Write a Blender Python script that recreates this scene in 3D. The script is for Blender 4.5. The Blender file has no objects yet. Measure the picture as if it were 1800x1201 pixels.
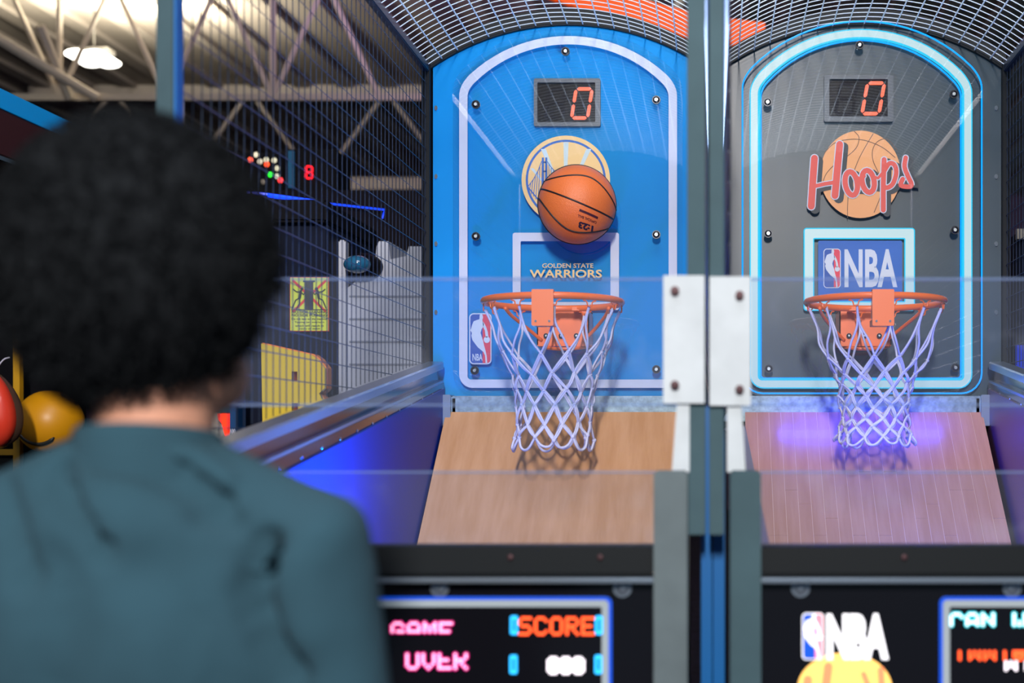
import bpy, bmesh, math, random
from mathutils import Vector, Matrix
from mathutils.geometry import tessellate_polygon
random.seed(7)
C = bpy.context.scene.collection
sc = bpy.context.scene
PI = math.pi

# ------------------------------------------------------------------ camera, world, light, exposure
F = 2341.0; VX = 1255.0; VY = 762.0; CZ = 1.55          # focal length in px, vanishing point, eye height
cam_d = bpy.data.cameras.new('camera'); cam = bpy.data.objects.new('camera', cam_d); C.objects.link(cam)
cam.location = (0, 0, CZ); cam.rotation_euler = (PI/2, 0, 0)
cam_d.sensor_width = 36; cam_d.lens = F/1800*36
cam_d.shift_x = (900-VX)/1800; cam_d.shift_y = (VY-600.5)/1800
cam_d.clip_start = .05; cam_d.clip_end = 100
cam_d.dof.use_dof = True; cam_d.dof.focus_distance = 4.4; cam_d.dof.aperture_fstop = 2.3
sc.camera = cam
sc.view_settings.view_transform = 'Standard'; sc.view_settings.look = 'None'
sc.view_settings.gamma = 1; sc.view_settings.use_curve_mapping = False
sc.view_settings.exposure = 0.0
sc.cycles.transparent_max_bounces = 24

def lin(c):
    r = []
    for v in c:
        v = v/255
        r.append(v/12.92 if v <= .04045 else ((v+.055)/1.055)**2.4)
    return r
wd = bpy.data.worlds.new('hall_air'); sc.world = wd; wd.use_nodes = True
wd.node_tree.nodes['Background'].inputs[0].default_value = (*lin((150, 182, 208)), 1)
wd.node_tree.nodes['Background'].inputs[1].default_value = 0.25

def area(name, loc, target, size, size_y, power, color=(255, 255, 255)):
    l = bpy.data.lights.new(name, 'AREA'); l.shape = 'RECTANGLE'; l.size = size; l.size_y = size_y
    l.energy = power; l.color = lin(color)
    o = bpy.data.objects.new(name, l); C.objects.link(o); o.location = loc
    d = Vector(target)-Vector(loc); o.rotation_euler = d.to_track_quat('-Z', 'Y').to_euler()
    return o
area('hall_lamp_front', (0.0, -4.0, 4.6), (0, 4.5, 2.1), .36, 1.2, 660, (255, 247, 242))
area('added_wire_fill', (.004, 3.15, 2.30), (.0041, 3.15, 3.3), .02, 1.1, 48, (225, 238, 255))  # unseen fill added between the machines to brighten the roof wires
area('hall_lamp_overhead', (-.2, 1.2, 5.9), (-.1, 3.4, 1.2), 2.2, 1.6, 85, (250, 246, 255))
area('hall_lamp_back', (-6.4, 14.6, 5.72), (-6.4, 14.6, 7), 1.2, .8, 290, (255, 244, 220))
area('added_purple_wash', (-2.5, 12.0, 5.6), (-2.5, 12.5, 7), 2.4, 1.6, 120, (200, 160, 215))  # purple wash added to tint the dim ceiling
area('led_strip_right_rim', (.50, 4.42, 1.70), (.5, 4.25, 1.2), .55, .03, 3.2, (40, 50, 255))
area('led_strip_left_panel', (-.58, 3.0, 1.2), (-.93, 3.05, 1.42), .04, .5, 24, (0, 128, 255))
area('led_strip_right_panel', (.55, 3.6, 1.30), (1.0, 4.1, 1.6), .1, .5, 6, (20, 90, 255))

# ------------------------------------------------------------------ helpers
def P(px, py, d):
    s = F/d
    return Vector(((px-VX)/s, d, CZ-(py-VY)/s))

def mat(name, col, rough=.5, metal=0., emit=None, estr=1., var=0., vscale=20., bump=0., bscale=80., spec=.5, coat=0.):
    m = bpy.data.materials.new(name); m.use_nodes = True
    nt = m.node_tree; b = nt.nodes['Principled BSDF']
    c = (*lin(col), 1)
    b.inputs['Base Color'].default_value = c
    b.inputs['Roughness'].default_value = rough; b.inputs['Metallic'].default_value = metal
    b.inputs['Specular IOR Level'].default_value = spec
    b.inputs['Coat Weight'].default_value = coat; b.inputs['Coat Roughness'].default_value = .05
    if emit:
        b.inputs['Emission Color'].default_value = (*lin(emit), 1); b.inputs['Emission Strength'].default_value = estr
    if var or bump:
        tc = nt.nodes.new('ShaderNodeTexCoord')
    if var:
        n = nt.nodes.new('ShaderNodeTexNoise'); n.inputs['Scale'].default_value = vscale; n.inputs['Detail'].default_value = 4
        nt.links.new(tc.outputs['Object'], n.inputs['Vector'])
        r = nt.nodes.new('ShaderNodeMapRange'); r.inputs['To Min'].default_value = 1-var; r.inputs['To Max'].default_value = 1+var
        r.inputs['From Min'].default_value = .3; r.inputs['From Max'].default_value = .7
        nt.links.new(n.outputs['Fac'], r.inputs['Value'])
        mx = nt.nodes.new('ShaderNodeVectorMath'); mx.operation = 'SCALE'; mx.inputs[0].default_value = c[:3]
        nt.links.new(r.outputs['Result'], mx.inputs['Scale']); nt.links.new(mx.outputs[0], b.inputs['Base Color'])
    if bump:
        n2 = nt.nodes.new('ShaderNodeTexNoise'); n2.inputs['Scale'].default_value = bscale
        nt.links.new(tc.outputs['Object'], n2.inputs['Vector'])
        bp = nt.nodes.new('ShaderNodeBump'); bp.inputs['Strength'].default_value = bump; bp.inputs['Distance'].default_value = .005
        nt.links.new(n2.outputs['Fac'], bp.inputs['Height']); nt.links.new(bp.outputs['Normal'], b.inputs['Normal'])
    return m

def glass(name, ior=1.5, tint=(255, 255, 255), haze=0., hazecol=(200, 210, 230), rough=.02, smear=0.):
    m = bpy.data.materials.new(name); m.use_nodes = True; nt = m.node_tree
    for n in list(nt.nodes): nt.nodes.remove(n)
    out = nt.nodes.new('ShaderNodeOutputMaterial')
    tr = nt.nodes.new('ShaderNodeBsdfTransparent'); tr.inputs[0].default_value = (*lin(tint), 1)
    gl = nt.nodes.new('ShaderNodeBsdfGlossy'); gl.inputs['Roughness'].default_value = rough
    fr = nt.nodes.new('ShaderNodeFresnel'); fr.inputs['IOR'].default_value = ior
    geo = nt.nodes.new('ShaderNodeNewGeometry')
    inv = nt.nodes.new('ShaderNodeMath'); inv.operation = 'SUBTRACT'; inv.inputs[0].default_value = 1
    nt.links.new(geo.outputs['Backfacing'], inv.inputs[1])
    mu = nt.nodes.new('ShaderNodeMath'); mu.operation = 'MULTIPLY'
    nt.links.new(fr.outputs[0], mu.inputs[0]); nt.links.new(inv.outputs[0], mu.inputs[1])
    mx = nt.nodes.new('ShaderNodeMixShader'); nt.links.new(mu.outputs[0], mx.inputs[0])
    nt.links.new(tr.outputs[0], mx.inputs[1]); nt.links.new(gl.outputs[0], mx.inputs[2])
    last = mx
    if haze:
        df = nt.nodes.new('ShaderNodeBsdfDiffuse'); df.inputs[0].default_value = (*lin(hazecol), 1)
        m2 = nt.nodes.new('ShaderNodeMixShader'); m2.inputs[0].default_value = haze
        if smear:
            tc = nt.nodes.new('ShaderNodeTexCoord'); nz = nt.nodes.new('ShaderNodeTexNoise')
            nz.inputs['Scale'].default_value = 9; nz.inputs['Detail'].default_value = 5
            nt.links.new(tc.outputs['Object'], nz.inputs['Vector'])
            mr = nt.nodes.new('ShaderNodeMapRange'); mr.inputs['From Min'].default_value = .55; mr.inputs['From Max'].default_value = .8
            mr.inputs['To Min'].default_value = haze; mr.inputs['To Max'].default_value = haze+smear
            nt.links.new(nz.outputs['Fac'], mr.inputs['Value']); nt.links.new(mr.outputs[0], m2.inputs[0])
        nt.links.new(mx.outputs[0], m2.inputs[1]); nt.links.new(df.outputs[0], m2.inputs[2]); last = m2
    nt.links.new(last.outputs[0], out.inputs[0])
    return m

class MB:
    def __init__(s): s.v = []; s.f = []
    def add(s, vs, fs):
        o = len(s.v); s.v += [tuple(v) for v in vs]; s.f += [tuple(i+o for i in f) for f in fs]; return s
    def box(s, x0, x1, y0, y1, z0, z1):
        x0, x1 = sorted((x0, x1)); y0, y1 = sorted((y0, y1)); z0, z1 = sorted((z0, z1))
        return s.add([(x0,y0,z0),(x1,y0,z0),(x1,y1,z0),(x0,y1,z0),(x0,y0,z1),(x1,y0,z1),(x1,y1,z1),(x0,y1,z1)],
                     [(0,3,2,1),(4,5,6,7),(0,1,5,4),(1,2,6,5),(2,3,7,6),(3,0,4,7)])
    def hexa(s, a, b):      # two quads (lists of 4 points) joined
        return s.add(list(a)+list(b), [(0,1,2,3),(7,6,5,4),(0,4,5,1),(1,5,6,2),(2,6,7,3),(3,7,4,0)])
    def tube(s, pts, r, n=6, closed=False, cap=True):
        pts = [Vector(p) for p in pts]; m = len(pts); rings = []
        up = None
        for i, p in enumerate(pts):
            if closed: t = (pts[(i+1) % m]-pts[i-1])
            else: t = pts[min(i+1, m-1)]-pts[max(i-1, 0)]
            if t.length < 1e-9: t = Vector((0, 0, 1))
            t.normalize()
            if up is None:
                up = Vector((0, 0, 1)) if abs(t.z) < .9 else Vector((1, 0, 0))
            u = up-t*up.dot(t)
            if u.length < 1e-6: u = t.orthogonal()
            u.normalize(); up = u; w = t.cross(u)
            rr = r[i] if isinstance(r, (list, tuple)) else r
            rings.append([p+(u*math.cos(2*PI*k/n)+w*math.sin(2*PI*k/n))*rr for k in range(n)])
        vs = [v for rg in rings for v in rg]; fs = []
        for i in range(m if closed else m-1):
            j = (i+1) % m
            for k in range(n):
                k2 = (k+1) % n
                fs.append((i*n+k, i*n+k2, j*n+k2, j*n+k))
        if cap and not closed:
            fs.append(tuple(range(n-1, -1, -1))); fs.append(tuple((m-1)*n+k for k in range(n)))
        return s.add(vs, fs)
    def sphere(s, c, r, nu=12, nv=8, sc=(1, 1, 1), rot=None):
        c = Vector(c); vs = []; fs = []
        for j in range(1, nv):
            for i in range(nu):
                a = 2*PI*i/nu; b = PI*j/nv
                v = Vector((math.cos(a)*math.sin(b)*sc[0], math.sin(a)*math.sin(b)*sc[1], math.cos(b)*sc[2]))*r
                if rot: v = rot @ v
                vs.append(c+v)
        t = Vector((0, 0, r*sc[2])); t = rot @ t if rot else t
        vs += [c+t, c-t]; T = len(vs)-2; B = T+1
        for j in range(nv-2):
            for i in range(nu):
                i2 = (i+1) % nu; fs.append((j*nu+i, (j+1)*nu+i, (j+1)*nu+i2, j*nu+i2))
        for i in range(nu):
            i2 = (i+1) % nu; fs.append((T, i, i2)); fs.append((B, (nv-2)*nu+i2, (nv-2)*nu+i))
        return s.add(vs, fs)
    def prism(s, poly, y0, y1, holes=()):   # polygon in (x,z), extruded y0 (front) to y1 (back)
        loops = [list(poly)]+[list(h) for h in holes]
        def ar(l): return sum(l[i][0]*l[(i+1) % len(l)][1]-l[(i+1) % len(l)][0]*l[i][1] for i in range(len(l)))
        if ar(loops[0]) < 0: loops[0].reverse()
        for h in loops[1:]:
            if ar(h) > 0: h.reverse()
        tri = tessellate_polygon([[Vector((x, z, 0)) for x, z in l] for l in loops])
        flat = [p for l in loops for p in l]; n = len(flat)
        vs = [(x, y0, z) for x, z in flat]+[(x, y1, z) for x, z in flat]
        fs = []
        for a, b, c in tri:
            ax, az = flat[a]; bx, bz = flat[b]; cx, cz = flat[c]
            if (bx-ax)*(cz-az)-(cx-ax)*(bz-az) < 0: b, c = c, b
            fs.append((a, b, c)); fs.append((c+n, b+n, a+n))
        o = 0
        for l in loops:
            m = len(l)
            for i in range(m):
                j = (i+1) % m; fs.append((o+i, o+i+n, o+j+n, o+j))
            o += m
        return s.add(vs, fs)
    def build(s, name, m, parent=None, smooth=False, bevel=0., stuff=False, label=None):
        me = bpy.data.meshes.new(name); me.from_pydata(s.v, [], s.f); me.update()
        if bevel:
            bm = bmesh.new(); bm.from_mesh(me)
            es = [e for e in bm.edges if len(e.link_faces) == 2 and e.calc_face_angle(0) > .5]
            bmesh.ops.bevel(bm, geom=es, offset=bevel, segments=2, affect='EDGES', clamp_overlap=True)
            bm.to_mesh(me); bm.free()
        if smooth:
            me.polygons.foreach_set('use_smooth', [True]*len(me.polygons))
        me.materials.append(m)
        return link(name, me, parent, stuff, label)

def link(name, me, parent=None, stuff=False, label=None):
    o = bpy.data.objects.new(name, me); C.objects.link(o)
    if parent:
        o.parent = parent; o.matrix_parent_inverse = world_of(parent).inverted()
    if stuff: o['kind'] = 'stuff'
    if label: o['label'] = label
    return o
def world_of(o):
    m = Matrix.Translation(o.location)
    return m if not o.parent else world_of(o.parent) @ o.matrix_parent_inverse @ m

def thing(name, label, cat, loc=(0, 0, 0), group=None):
    o = bpy.data.objects.new(name, None); C.objects.link(o); o.location = loc; o.empty_display_size = .1
    o['label'] = label; o['category'] = cat
    if group: o['group'] = group
    return o
def tag(o, label, cat, group=None):
    o['label'] = label; o['category'] = cat
    if group: o['group'] = group
    return o
def struct(o): o['kind'] = 'structure'; return o

def rrect(x0, x1, z0, z1, r, n=6):
    pts = []
    for cx, cz, a0 in ((x1-r, z1-r, 0), (x0+r, z1-r, 90), (x0+r, z0+r, 180), (x1-r, z0+r, 270)):
        for k in range(n+1):
            a = math.radians(a0+90*k/n); pts.append((cx+r*math.cos(a), cz+r*math.sin(a)))
    return pts
def ellipse(cx, cz, rx, rz, n=40):
    return [(cx+rx*math.cos(2*PI*k/n), cz+rz*math.sin(2*PI*k/n)) for k in range(n)]
def smoothpts(pts, k=6, closed=False):
    pts = [Vector(p) for p in pts]; n = len(pts); out = []
    rng = range(n if closed else n-1)
    for i in rng:
        if closed: a, b, c, d = pts[i-1], pts[i], pts[(i+1) % n], pts[(i+2) % n]
        else: a, b, c, d = pts[max(i-1, 0)], pts[i], pts[i+1], pts[min(i+2, n-1)]
        for j in range(k):
            t = j/k
            out.append(.5*((2*b)+(c-a)*t+(2*a-5*b+4*c-d)*t*t+(-a+3*b-3*c+d)*t*t*t))
    if not closed: out.append(pts[-1])
    return out
RIB = [0]
def ribbon(mb, pts, w, y0, y1, closed=False):      # a brush stroke in the x,z plane with round ends, one outline
    P2 = [Vector((p[0], p[1])) for p in pts]; n = len(P2); lf = []; rt = []
    RIB[0] = (RIB[0]+1) % 12; o = RIB[0]*.00003; y0 -= o; y1 -= o
    for i, p in enumerate(P2):
        a = P2[i-1] if (closed or i) else P2[i]; c = P2[(i+1) % n] if (closed or i < n-1) else P2[i]
        t = c-a
        if t.length < 1e-9: t = Vector((1, 0))
        t.normalize(); q = Vector((-t.y, t.x))*w/2; lf.append(p+q); rt.append(p-q)
    if closed:
        ar = lambda l: abs(sum(l[i][0]*l[(i+1) % n][1]-l[(i+1) % n][0]*l[i][1] for i in range(n)))
        o_, i_ = (lf, rt) if ar(lf) > ar(rt) else (rt, lf)
        mb.prism(o_, y0, y1, [i_]); return
    def cap(c, frm):
        v = frm-c; return [c+Vector((v.x*math.cos(-PI*k/6)-v.y*math.sin(-PI*k/6), v.x*math.sin(-PI*k/6)+v.y*math.cos(-PI*k/6))) for k in range(1, 6)]
    mb.prism(lf+cap(P2[-1], lf[-1])+rt[::-1]+cap(P2[0], rt[0]), y0, y1)
def text(body, x0, x1, z0, z1, y0, y1, m, parent, name='lettering', bold=0., shear=0., label=None):
    cu = bpy.data.curves.new(name, 'FONT'); cu.body = body; cu.offset = bold; cu.extrude = .05; cu.resolution_u = 3; cu.shear = shear
    o = bpy.data.objects.new(name, cu); C.objects.link(o)
    dg = bpy.context.evaluated_depsgraph_get(); me = bpy.data.meshes.new_from_object(o.evaluated_get(dg))
    bpy.data.objects.remove(o); bpy.data.curves.remove(cu)
    xs = [v.co.x for v in me.vertices]; ys = [v.co.y for v in me.vertices]; zs = [v.co.z for v in me.vertices]
    ax, bx, ay, by, az, bz = min(xs), max(xs), min(ys), max(ys), min(zs), max(zs)
    for v in me.vertices:
        x, y, z = v.co
        v.co = (x0+(x-ax)/(bx-ax)*(x1-x0), y1+(z-az)/(bz-az)*(y0-y1), z0+(y-ay)/(by-ay)*(z1-z0))
    me.name = name; me.materials.clear(); me.materials.append(m)
    if parent is None: return me
    return link(name, me, parent, label=label)
def baked(o, name, parent, m, voxel=None, smooth=0, label=None):
    if voxel:
        r = o.modifiers.new('r', 'REMESH'); r.mode = 'VOXEL'; r.voxel_size = voxel
    if smooth:
        s = o.modifiers.new('s', 'SMOOTH'); s.factor = .5; s.iterations = smooth
    dg = bpy.context.evaluated_depsgraph_get(); me = bpy.data.meshes.new_from_object(o.evaluated_get(dg))
    bpy.data.objects.remove(o)
    me.polygons.foreach_set('use_smooth', [True]*len(me.polygons)); me.materials.clear(); me.materials.append(m); me.name = name
    return link(name, me, parent, label=label)

# ------------------------------------------------------------------ materials
M = {}
M['zinc'] = mat('zinc_wire', (214, 228, 236), .35, .2)  # roof wire, lightened so it reads as brightly lit
M['zinc_shaded'] = mat('shaded_zinc_wire', (66, 76, 94), .32, .5)  # same mesh on the side walls, colour darkened for its dimmer light
M['black_steel'] = mat('black_powder_coat', (16, 22, 26), .55, 0, spec=.2)
M['navy_steel'] = mat('dark_navy_paint', (22, 34, 54), .35, .2)
M['post'] = mat('grey_green_post_paint', (62, 86, 94), .65, .1, spec=.2, var=.12, vscale=9)
M['lit_post'] = mat('lit_post_paint', (94, 108, 113), .6, .1, var=.15, vscale=8, spec=.3)  # post paint lightened to stand in for light on one console post
M['plate'] = mat('brushed_steel_plate', (196, 206, 212), .6, .0, spec=.2, var=.08, vscale=12)
M['galv'] = mat('galvanised_steel', (120, 140, 150), .42, .6, var=.3, vscale=60)
M['rail'] = mat('satin_steel_rail', (150, 165, 180), .28, .8)
M['web'] = mat('polished_rail_web', (120, 96, 92), .16, .9)
M['orange'] = mat('orange_enamel', (248, 112, 36), .35, 0, coat=.4)
M['cord'] = mat('white_net_cord', (206, 206, 226), .7, bump=.4, bscale=900)
M['blue_panel'] = mat('blue_laminate', (0, 142, 212), .5, spec=.12, var=.03, vscale=3)
M['dark_panel'] = mat('dark_laminate', (28, 56, 68), .36, var=.06, vscale=4)
M['sheet'] = glass('clear_acrylic', 2.0, rough=.015)
M['guard'] = glass('clear_guard', 1.45, tint=(246, 249, 255), haze=.022, smear=.08)
M['guard_edge'] = glass('guard_edge', 1.5, tint=(215, 230, 245), haze=.22, hazecol=(170, 190, 225))
M['band'] = mat('pale_band_print', (206, 214, 232), .5)
M['band_lit'] = mat('lit_band', (70, 80, 84), .4, emit=(198, 232, 238), estr=.85)
M['cyan_led'] = mat('cyan_led_edge', (0, 150, 230), .3, emit=(0, 130, 235), estr=1.1)
M['cyan_core'] = mat('cyan_led_core', (20, 60, 80), .3, emit=(40, 200, 240), estr=1.15)
M['gold'] = mat('gold_print', (244, 208, 140), .5)
M['pale'] = mat('pale_ray_print', (200, 222, 230), .5)
M['logo_blue'] = mat('royal_blue_print', (0, 78, 170), .5)
M['logo_blue2'] = mat('bright_blue_print', (0, 98, 190), .5)
M['logo_red'] = mat('red_print', (222, 54, 84), .5)
M['logo_white'] = mat('white_print', (205, 218, 232), .5)
M['hoop_disc'] = mat('peach_print', (246, 176, 112), .5)
M['hoop_red'] = mat('coral_print', (232, 86, 72), .5)
M['hoop_line'] = mat('brown_line_print', (90, 58, 40), .5)
M['hoop_dark'] = mat('charcoal_print', (44, 52, 58), .5)
M['bezel'] = mat('grey_bezel', (74, 84, 92), .4)
M['window'] = mat('smoked_window', (14, 10, 13), .3, spec=.1)
M['seg_off'] = mat('unlit_segment', (24, 17, 20), .5, spec=.1)
M['seg'] = mat('orange_segment', (120, 30, 20), .4, emit=(255, 98, 52), estr=1.2)
M['bolt'] = mat('dark_bolt', (36, 40, 46), .3, .6)
M['bolt_pin'] = mat('bolt_socket', (180, 190, 195), .25, .9)
M['bolt_rust'] = mat('brown_bolt', (80, 56, 60), .4, .5)
M['chrome'] = mat('chrome_rivet', (225, 230, 240), .15, 1)
M['violet'] = mat('violet_side_laminate', (30, 58, 146), .45, spec=.12)
M['plum'] = mat('plum_side_laminate', (88, 58, 88), .35)
M['gloss_black'] = mat('gloss_black', (14, 14, 20), .18)
M['cab_black'] = mat('cabinet_black', (20, 20, 26), .5)
M['cab_blue'] = mat('cabinet_edge_blue', (0, 92, 158), .4)
M['scr_band'] = mat('screen_band', (150, 162, 168), .4, emit=(160, 175, 185), estr=.2)
M['scr_blue'] = mat('screen_blue_edge', (0, 70, 190), .4, emit=(0, 70, 200), estr=.6)
M['pink'] = mat('pink_led', (255, 160, 230), .4, emit=(255, 215, 240), estr=1.3)
M['magenta'] = mat('magenta_led', (200, 0, 110), .4, emit=(240, 0, 140), estr=1.1)
M['orange_led'] = mat('orange_led', (255, 90, 40), .4, emit=(255, 84, 36), estr=1.6)
M['blue_led'] = mat('blue_led', (40, 180, 255), .4, emit=(40, 180, 255), estr=1.2)
M['white_led'] = mat('white_led', (250, 240, 250), .4, emit=(250, 242, 250), estr=1.3)
M['teal_led'] = mat('teal_led', (70, 230, 240), .4, emit=(0, 205, 215), estr=1.1)
M['lit_white'] = mat('backlit_white', (240, 240, 245), .4, emit=(242, 242, 248), estr=1.1)
M['lit_blue'] = mat('backlit_blue', (0, 70, 180), .4, emit=(0, 75, 190), estr=.8)
M['lit_red'] = mat('backlit_red', (240, 120, 140), .4, emit=(245, 150, 165), estr=.8)
M['lit_gold'] = mat('backlit_gold', (255, 196, 100), .4, emit=(255, 200, 108), estr=1.0)
M['lit_coral'] = mat('backlit_coral', (236, 130, 90), .4, emit=(236, 136, 92), estr=.9)

def wood(name, base, dark, scale, rough=.3):
    m = bpy.data.materials.new(name); m.use_nodes = True; nt = m.node_tree; b = nt.nodes['Principled BSDF']
    tc = nt.nodes.new('ShaderNodeTexCoord'); mp = nt.nodes.new('ShaderNodeMapping'); mp.inputs['Scale'].default_value = scale
    n = nt.nodes.new('ShaderNodeTexNoise'); n.inputs['Scale'].default_value = 1; n.inputs['Detail'].default_value = 7; n.inputs['Roughness'].default_value = .6
    r = nt.nodes.new('ShaderNodeValToRGB'); r.color_ramp.elements[0].position = .35; r.color_ramp.elements[1].position = .65
    r.color_ramp.elements[0].color = (*lin(dark), 1); r.color_ramp.elements[1].color = (*lin(base), 1)
    nt.links.new(tc.outputs['Object'], mp.inputs[0]); nt.links.new(mp.outputs[0], n.inputs['Vector'])
    nt.links.new(n.outputs['Fac'], r.inputs[0]); nt.links.new(r.outputs[0], b.inputs['Base Color'])
    b.inputs['Roughness'].default_value = rough; b.inputs['Coat Weight'].default_value = .2
    return m
M['birch'] = wood('birch_ply', (202, 156, 116), (186, 138, 94), (22, 3, 3))
M['plank'] = wood('maple_plank', (180, 138, 116), (168, 124, 100), (40, 4, 4))
M['joint'] = mat('pale_joint', (206, 176, 170), .6)

# ------------------------------------------------------------------ the hall
room_wall = mat('purple_grey_wall_paint', (104, 82, 112), .8, var=.25, vscale=1.3)
ceil_m = mat('ceiling_deck_paint', (150, 142, 132), .85, var=.10, vscale=.7)
floor_m = mat('dark_carpet', (44, 40, 58), .95, var=.5, vscale=6)
truss_m = mat('off_white_truss_paint', (188, 180, 166), .7)
struct(MB().box(-16, 8, -3, 27, -.1, 0).build('floor', floor_m))
struct(MB().box(-16, 8, 4.9, 27, 6.4, 6.5).build('ceiling', ceil_m))
struct(MB().box(-16, 8, 27, 27.2, 0, 6.4).build('wall_back', room_wall))
struct(MB().box(-16.2, -16, -3, 27.2, 0, 6.4).build('wall_left', room_wall))
mb = MB()
for k in range(40): mb.box(-16+k*.6, -15.8+k*.6, 4.9, 27, 6.34, 6.4)
struct(mb.build('trim_1', ceil_m))
def truss(d, zb, zt, x0, x1, step, ch, label):
    t = thing('roof_truss', label, 'roof truss', (x0, d, zb), 'roof trusses under the deck')
    MB().box(x0, x1, d-.035, d+.035, zb-ch/2, zb+ch/2).build('bottom_chord', truss_m, t)
    MB().box(x0, x1, d-.035, d+.035, zt-ch/2, zt+ch/2).build('top_chord', truss_m, t)
    x = x0+.2; k = 0
    while x < x1-step:
        MB().tube([(x, d, zb), (x+step/2, d, zt)], .030, 6).build('web_strut', truss_m, t)
        MB().tube([(x+step/2, d, zt), (x+step, d, zb)], .030, 6).build('web_strut', truss_m, t)
        if k % 2: MB().tube([(x, d, zb), (x, d, zt)], .035, 6).build('web_strut', truss_m, t)
        x += step; k += 1
    return t
truss(14, 5.08, 6.3, -8.2, -2.6, 1.12, .07, 'nearer pale steel roof truss, brightly lit beside the high bay lamp')
truss(18.5, 5.02, 6.3, -9.5, -3.2, 1.9, .17, 'farther pale steel roof truss hanging low, behind the wire cage')
t = thing('cross_brace', 'long pale diagonal brace crossing behind the left end of the nearer truss', 'brace', tuple(P(0, 68, 13.2)))
MB().tube([P(-20, 58, 13.2), P(170, 172, 13.9)], .05, 6).build('brace_tube', truss_m, t)
MB().tube([P(70, 45, 13.4), P(122, 172, 13.9)], .05, 6).build('brace_tube', truss_m, t)
t = thing('high_bay_lamp', 'bright white high bay ceiling lamp glowing at upper left', 'ceiling lamp', tuple(P(158, 97, 15)))
lamp_m = mat('lamp_diffuser', (255, 255, 250), .5, emit=(255, 252, 240), estr=5)
c0 = P(158, 98, 15)
MB().prism(ellipse(c0.x-.11, c0.z, .13, .05, 16), c0.y-.1, c0.y+.3).build('diffuser', lamp_m, t)
MB().prism(ellipse(c0.x+.09, c0.z-.01, .13, .05, 16), c0.y-.1, c0.y+.3).build('diffuser', lamp_m, t)
MB().box(c0.x-.2, c0.x+.2, c0.y, c0.y+.2, c0.z+.05, c0.z+.10).build('housing', mat('grey_lamp_housing', (70, 68, 64), .7), t)
MB().tube([(c0.x, c0.y+.1, c0.z+.10), (c0.x, c0.y+.1, 6.38)], .010).build('hanger', mat('grey_hanger', (70, 68, 64), .7), t)
# orange banner swooping below the ceiling, seen through the cage roofs
mb = MB(); pts = smoothpts([P(860, -60, 8), P(1000, -12, 8), P(1120, 22, 8), P(1240, 52, 8), P(1345, 66, 8)], 6)
for a, b in zip(pts[:-1], pts[1:]):
    mb.hexa([a+Vector((0, 0, .09)), a-Vector((0, 0, .06)), b-Vector((0, 0, .07)), b+Vector((0, 0, .09))],
            [a+Vector((0, .05, .09)), a+Vector((0, .05, -.06)), b+Vector((0, .05, -.07)), b+Vector((0, .05, .09))])
tag(mb.build('ceiling_banner', mat('glowing_banner_cloth', (250, 92, 16), .6, emit=(250, 90, 10), estr=.45)), 'curved orange band hanging above the two cages', 'banner')  # cloth given a faint glow of its own
mb = MB()
for a, b in ((P(1100, -40, 9), P(1128, 30, 9)), (P(1165, -40, 9), P(1120, 40, 9)), (P(1215, -30, 9), P(1160, 60, 9))): mb.tube([a, b], .035, 6)
tag(mb.build('duct_brace', truss_m), 'pale diagonal struts crossing the orange band', 'brace')

# ------------------------------------------------------------------ the basketball machines
D0 = 4.547
ZT = 2.80; HR = .155                       # cage eaves height, rise of the vault
def arch_z(x, c, hw, base=ZT, h=HR):
    R = hw*hw/(2*h)+h/2
    return base+math.sqrt(max(R*R-(x-c)**2, 0))-(R-h)
def rail_z(y): return 1.516+(y-2.46)*(1.785-1.516)/(4.5-2.46)
def arch_poly(x0, x1, zb, zs, h, rc, n=24, rb=.05):
    """outline with a bowed top, small shoulder radii rc and rounded bottom corners rb"""
    c = (x0+x1)/2; hw = (x1-x0)/2
    pts = []
    for k in range(7):
        a = math.radians(180+90*k/6); pts.append((x0+rb+rb*math.cos(a), zb+rb+rb*math.sin(a)))
    for k in range(7):
        a = math.radians(270+90*k/6); pts.append((x1-rb+rb*math.cos(a), zb+rb+rb*math.sin(a)))
    top = []
    for k in range(n+1):
        x = x1-(x1-x0)*k/n
        top.append((x, arch_z(x, c, hw, zs, h)))
    # soften the shoulders
    def soft(seq):
        return seq
    e = rc
    def ins(x): return arch_z(x, c, hw, zs, h)
    a0 = Vector((x1, zs-e)); a1 = Vector((x1, zs)); a2 = Vector((x1-e, ins(x1-e)))
    for k in range(7):
        t = k/6; p = a0*(1-t)**2+a1*2*t*(1-t)+a2*t*t; pts.append((p.x, p.y))
    for k in range(1, n):
        x = (x1-e)-(x1-x0-2*e)*k/n; pts.append((x, ins(x)))
    b0 = Vector((x0+e, ins(x0+e))); b1 = Vector((x0, zs)); b2 = Vector((x0, zs-e))
    for k in range(7):
        t = k/6; p = b0*(1-t)**2+b1*2*t*(1-t)+b2*t*t; pts.append((p.x, p.y))
    return pts
def ring(mb, outer, inner, y0, y1): mb.prism(outer, y0, y1, [inner]); return mb

def bX(px): return (px-VX)*D0/F
def bZ(py): return CZ-(py-VY)*D0/F
LY = 4.5492
def lay(k): y = LY-.0007*k; return y-.0004, y     # k-th print layer on the back of the sheet, 0 = rearmost

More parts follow.
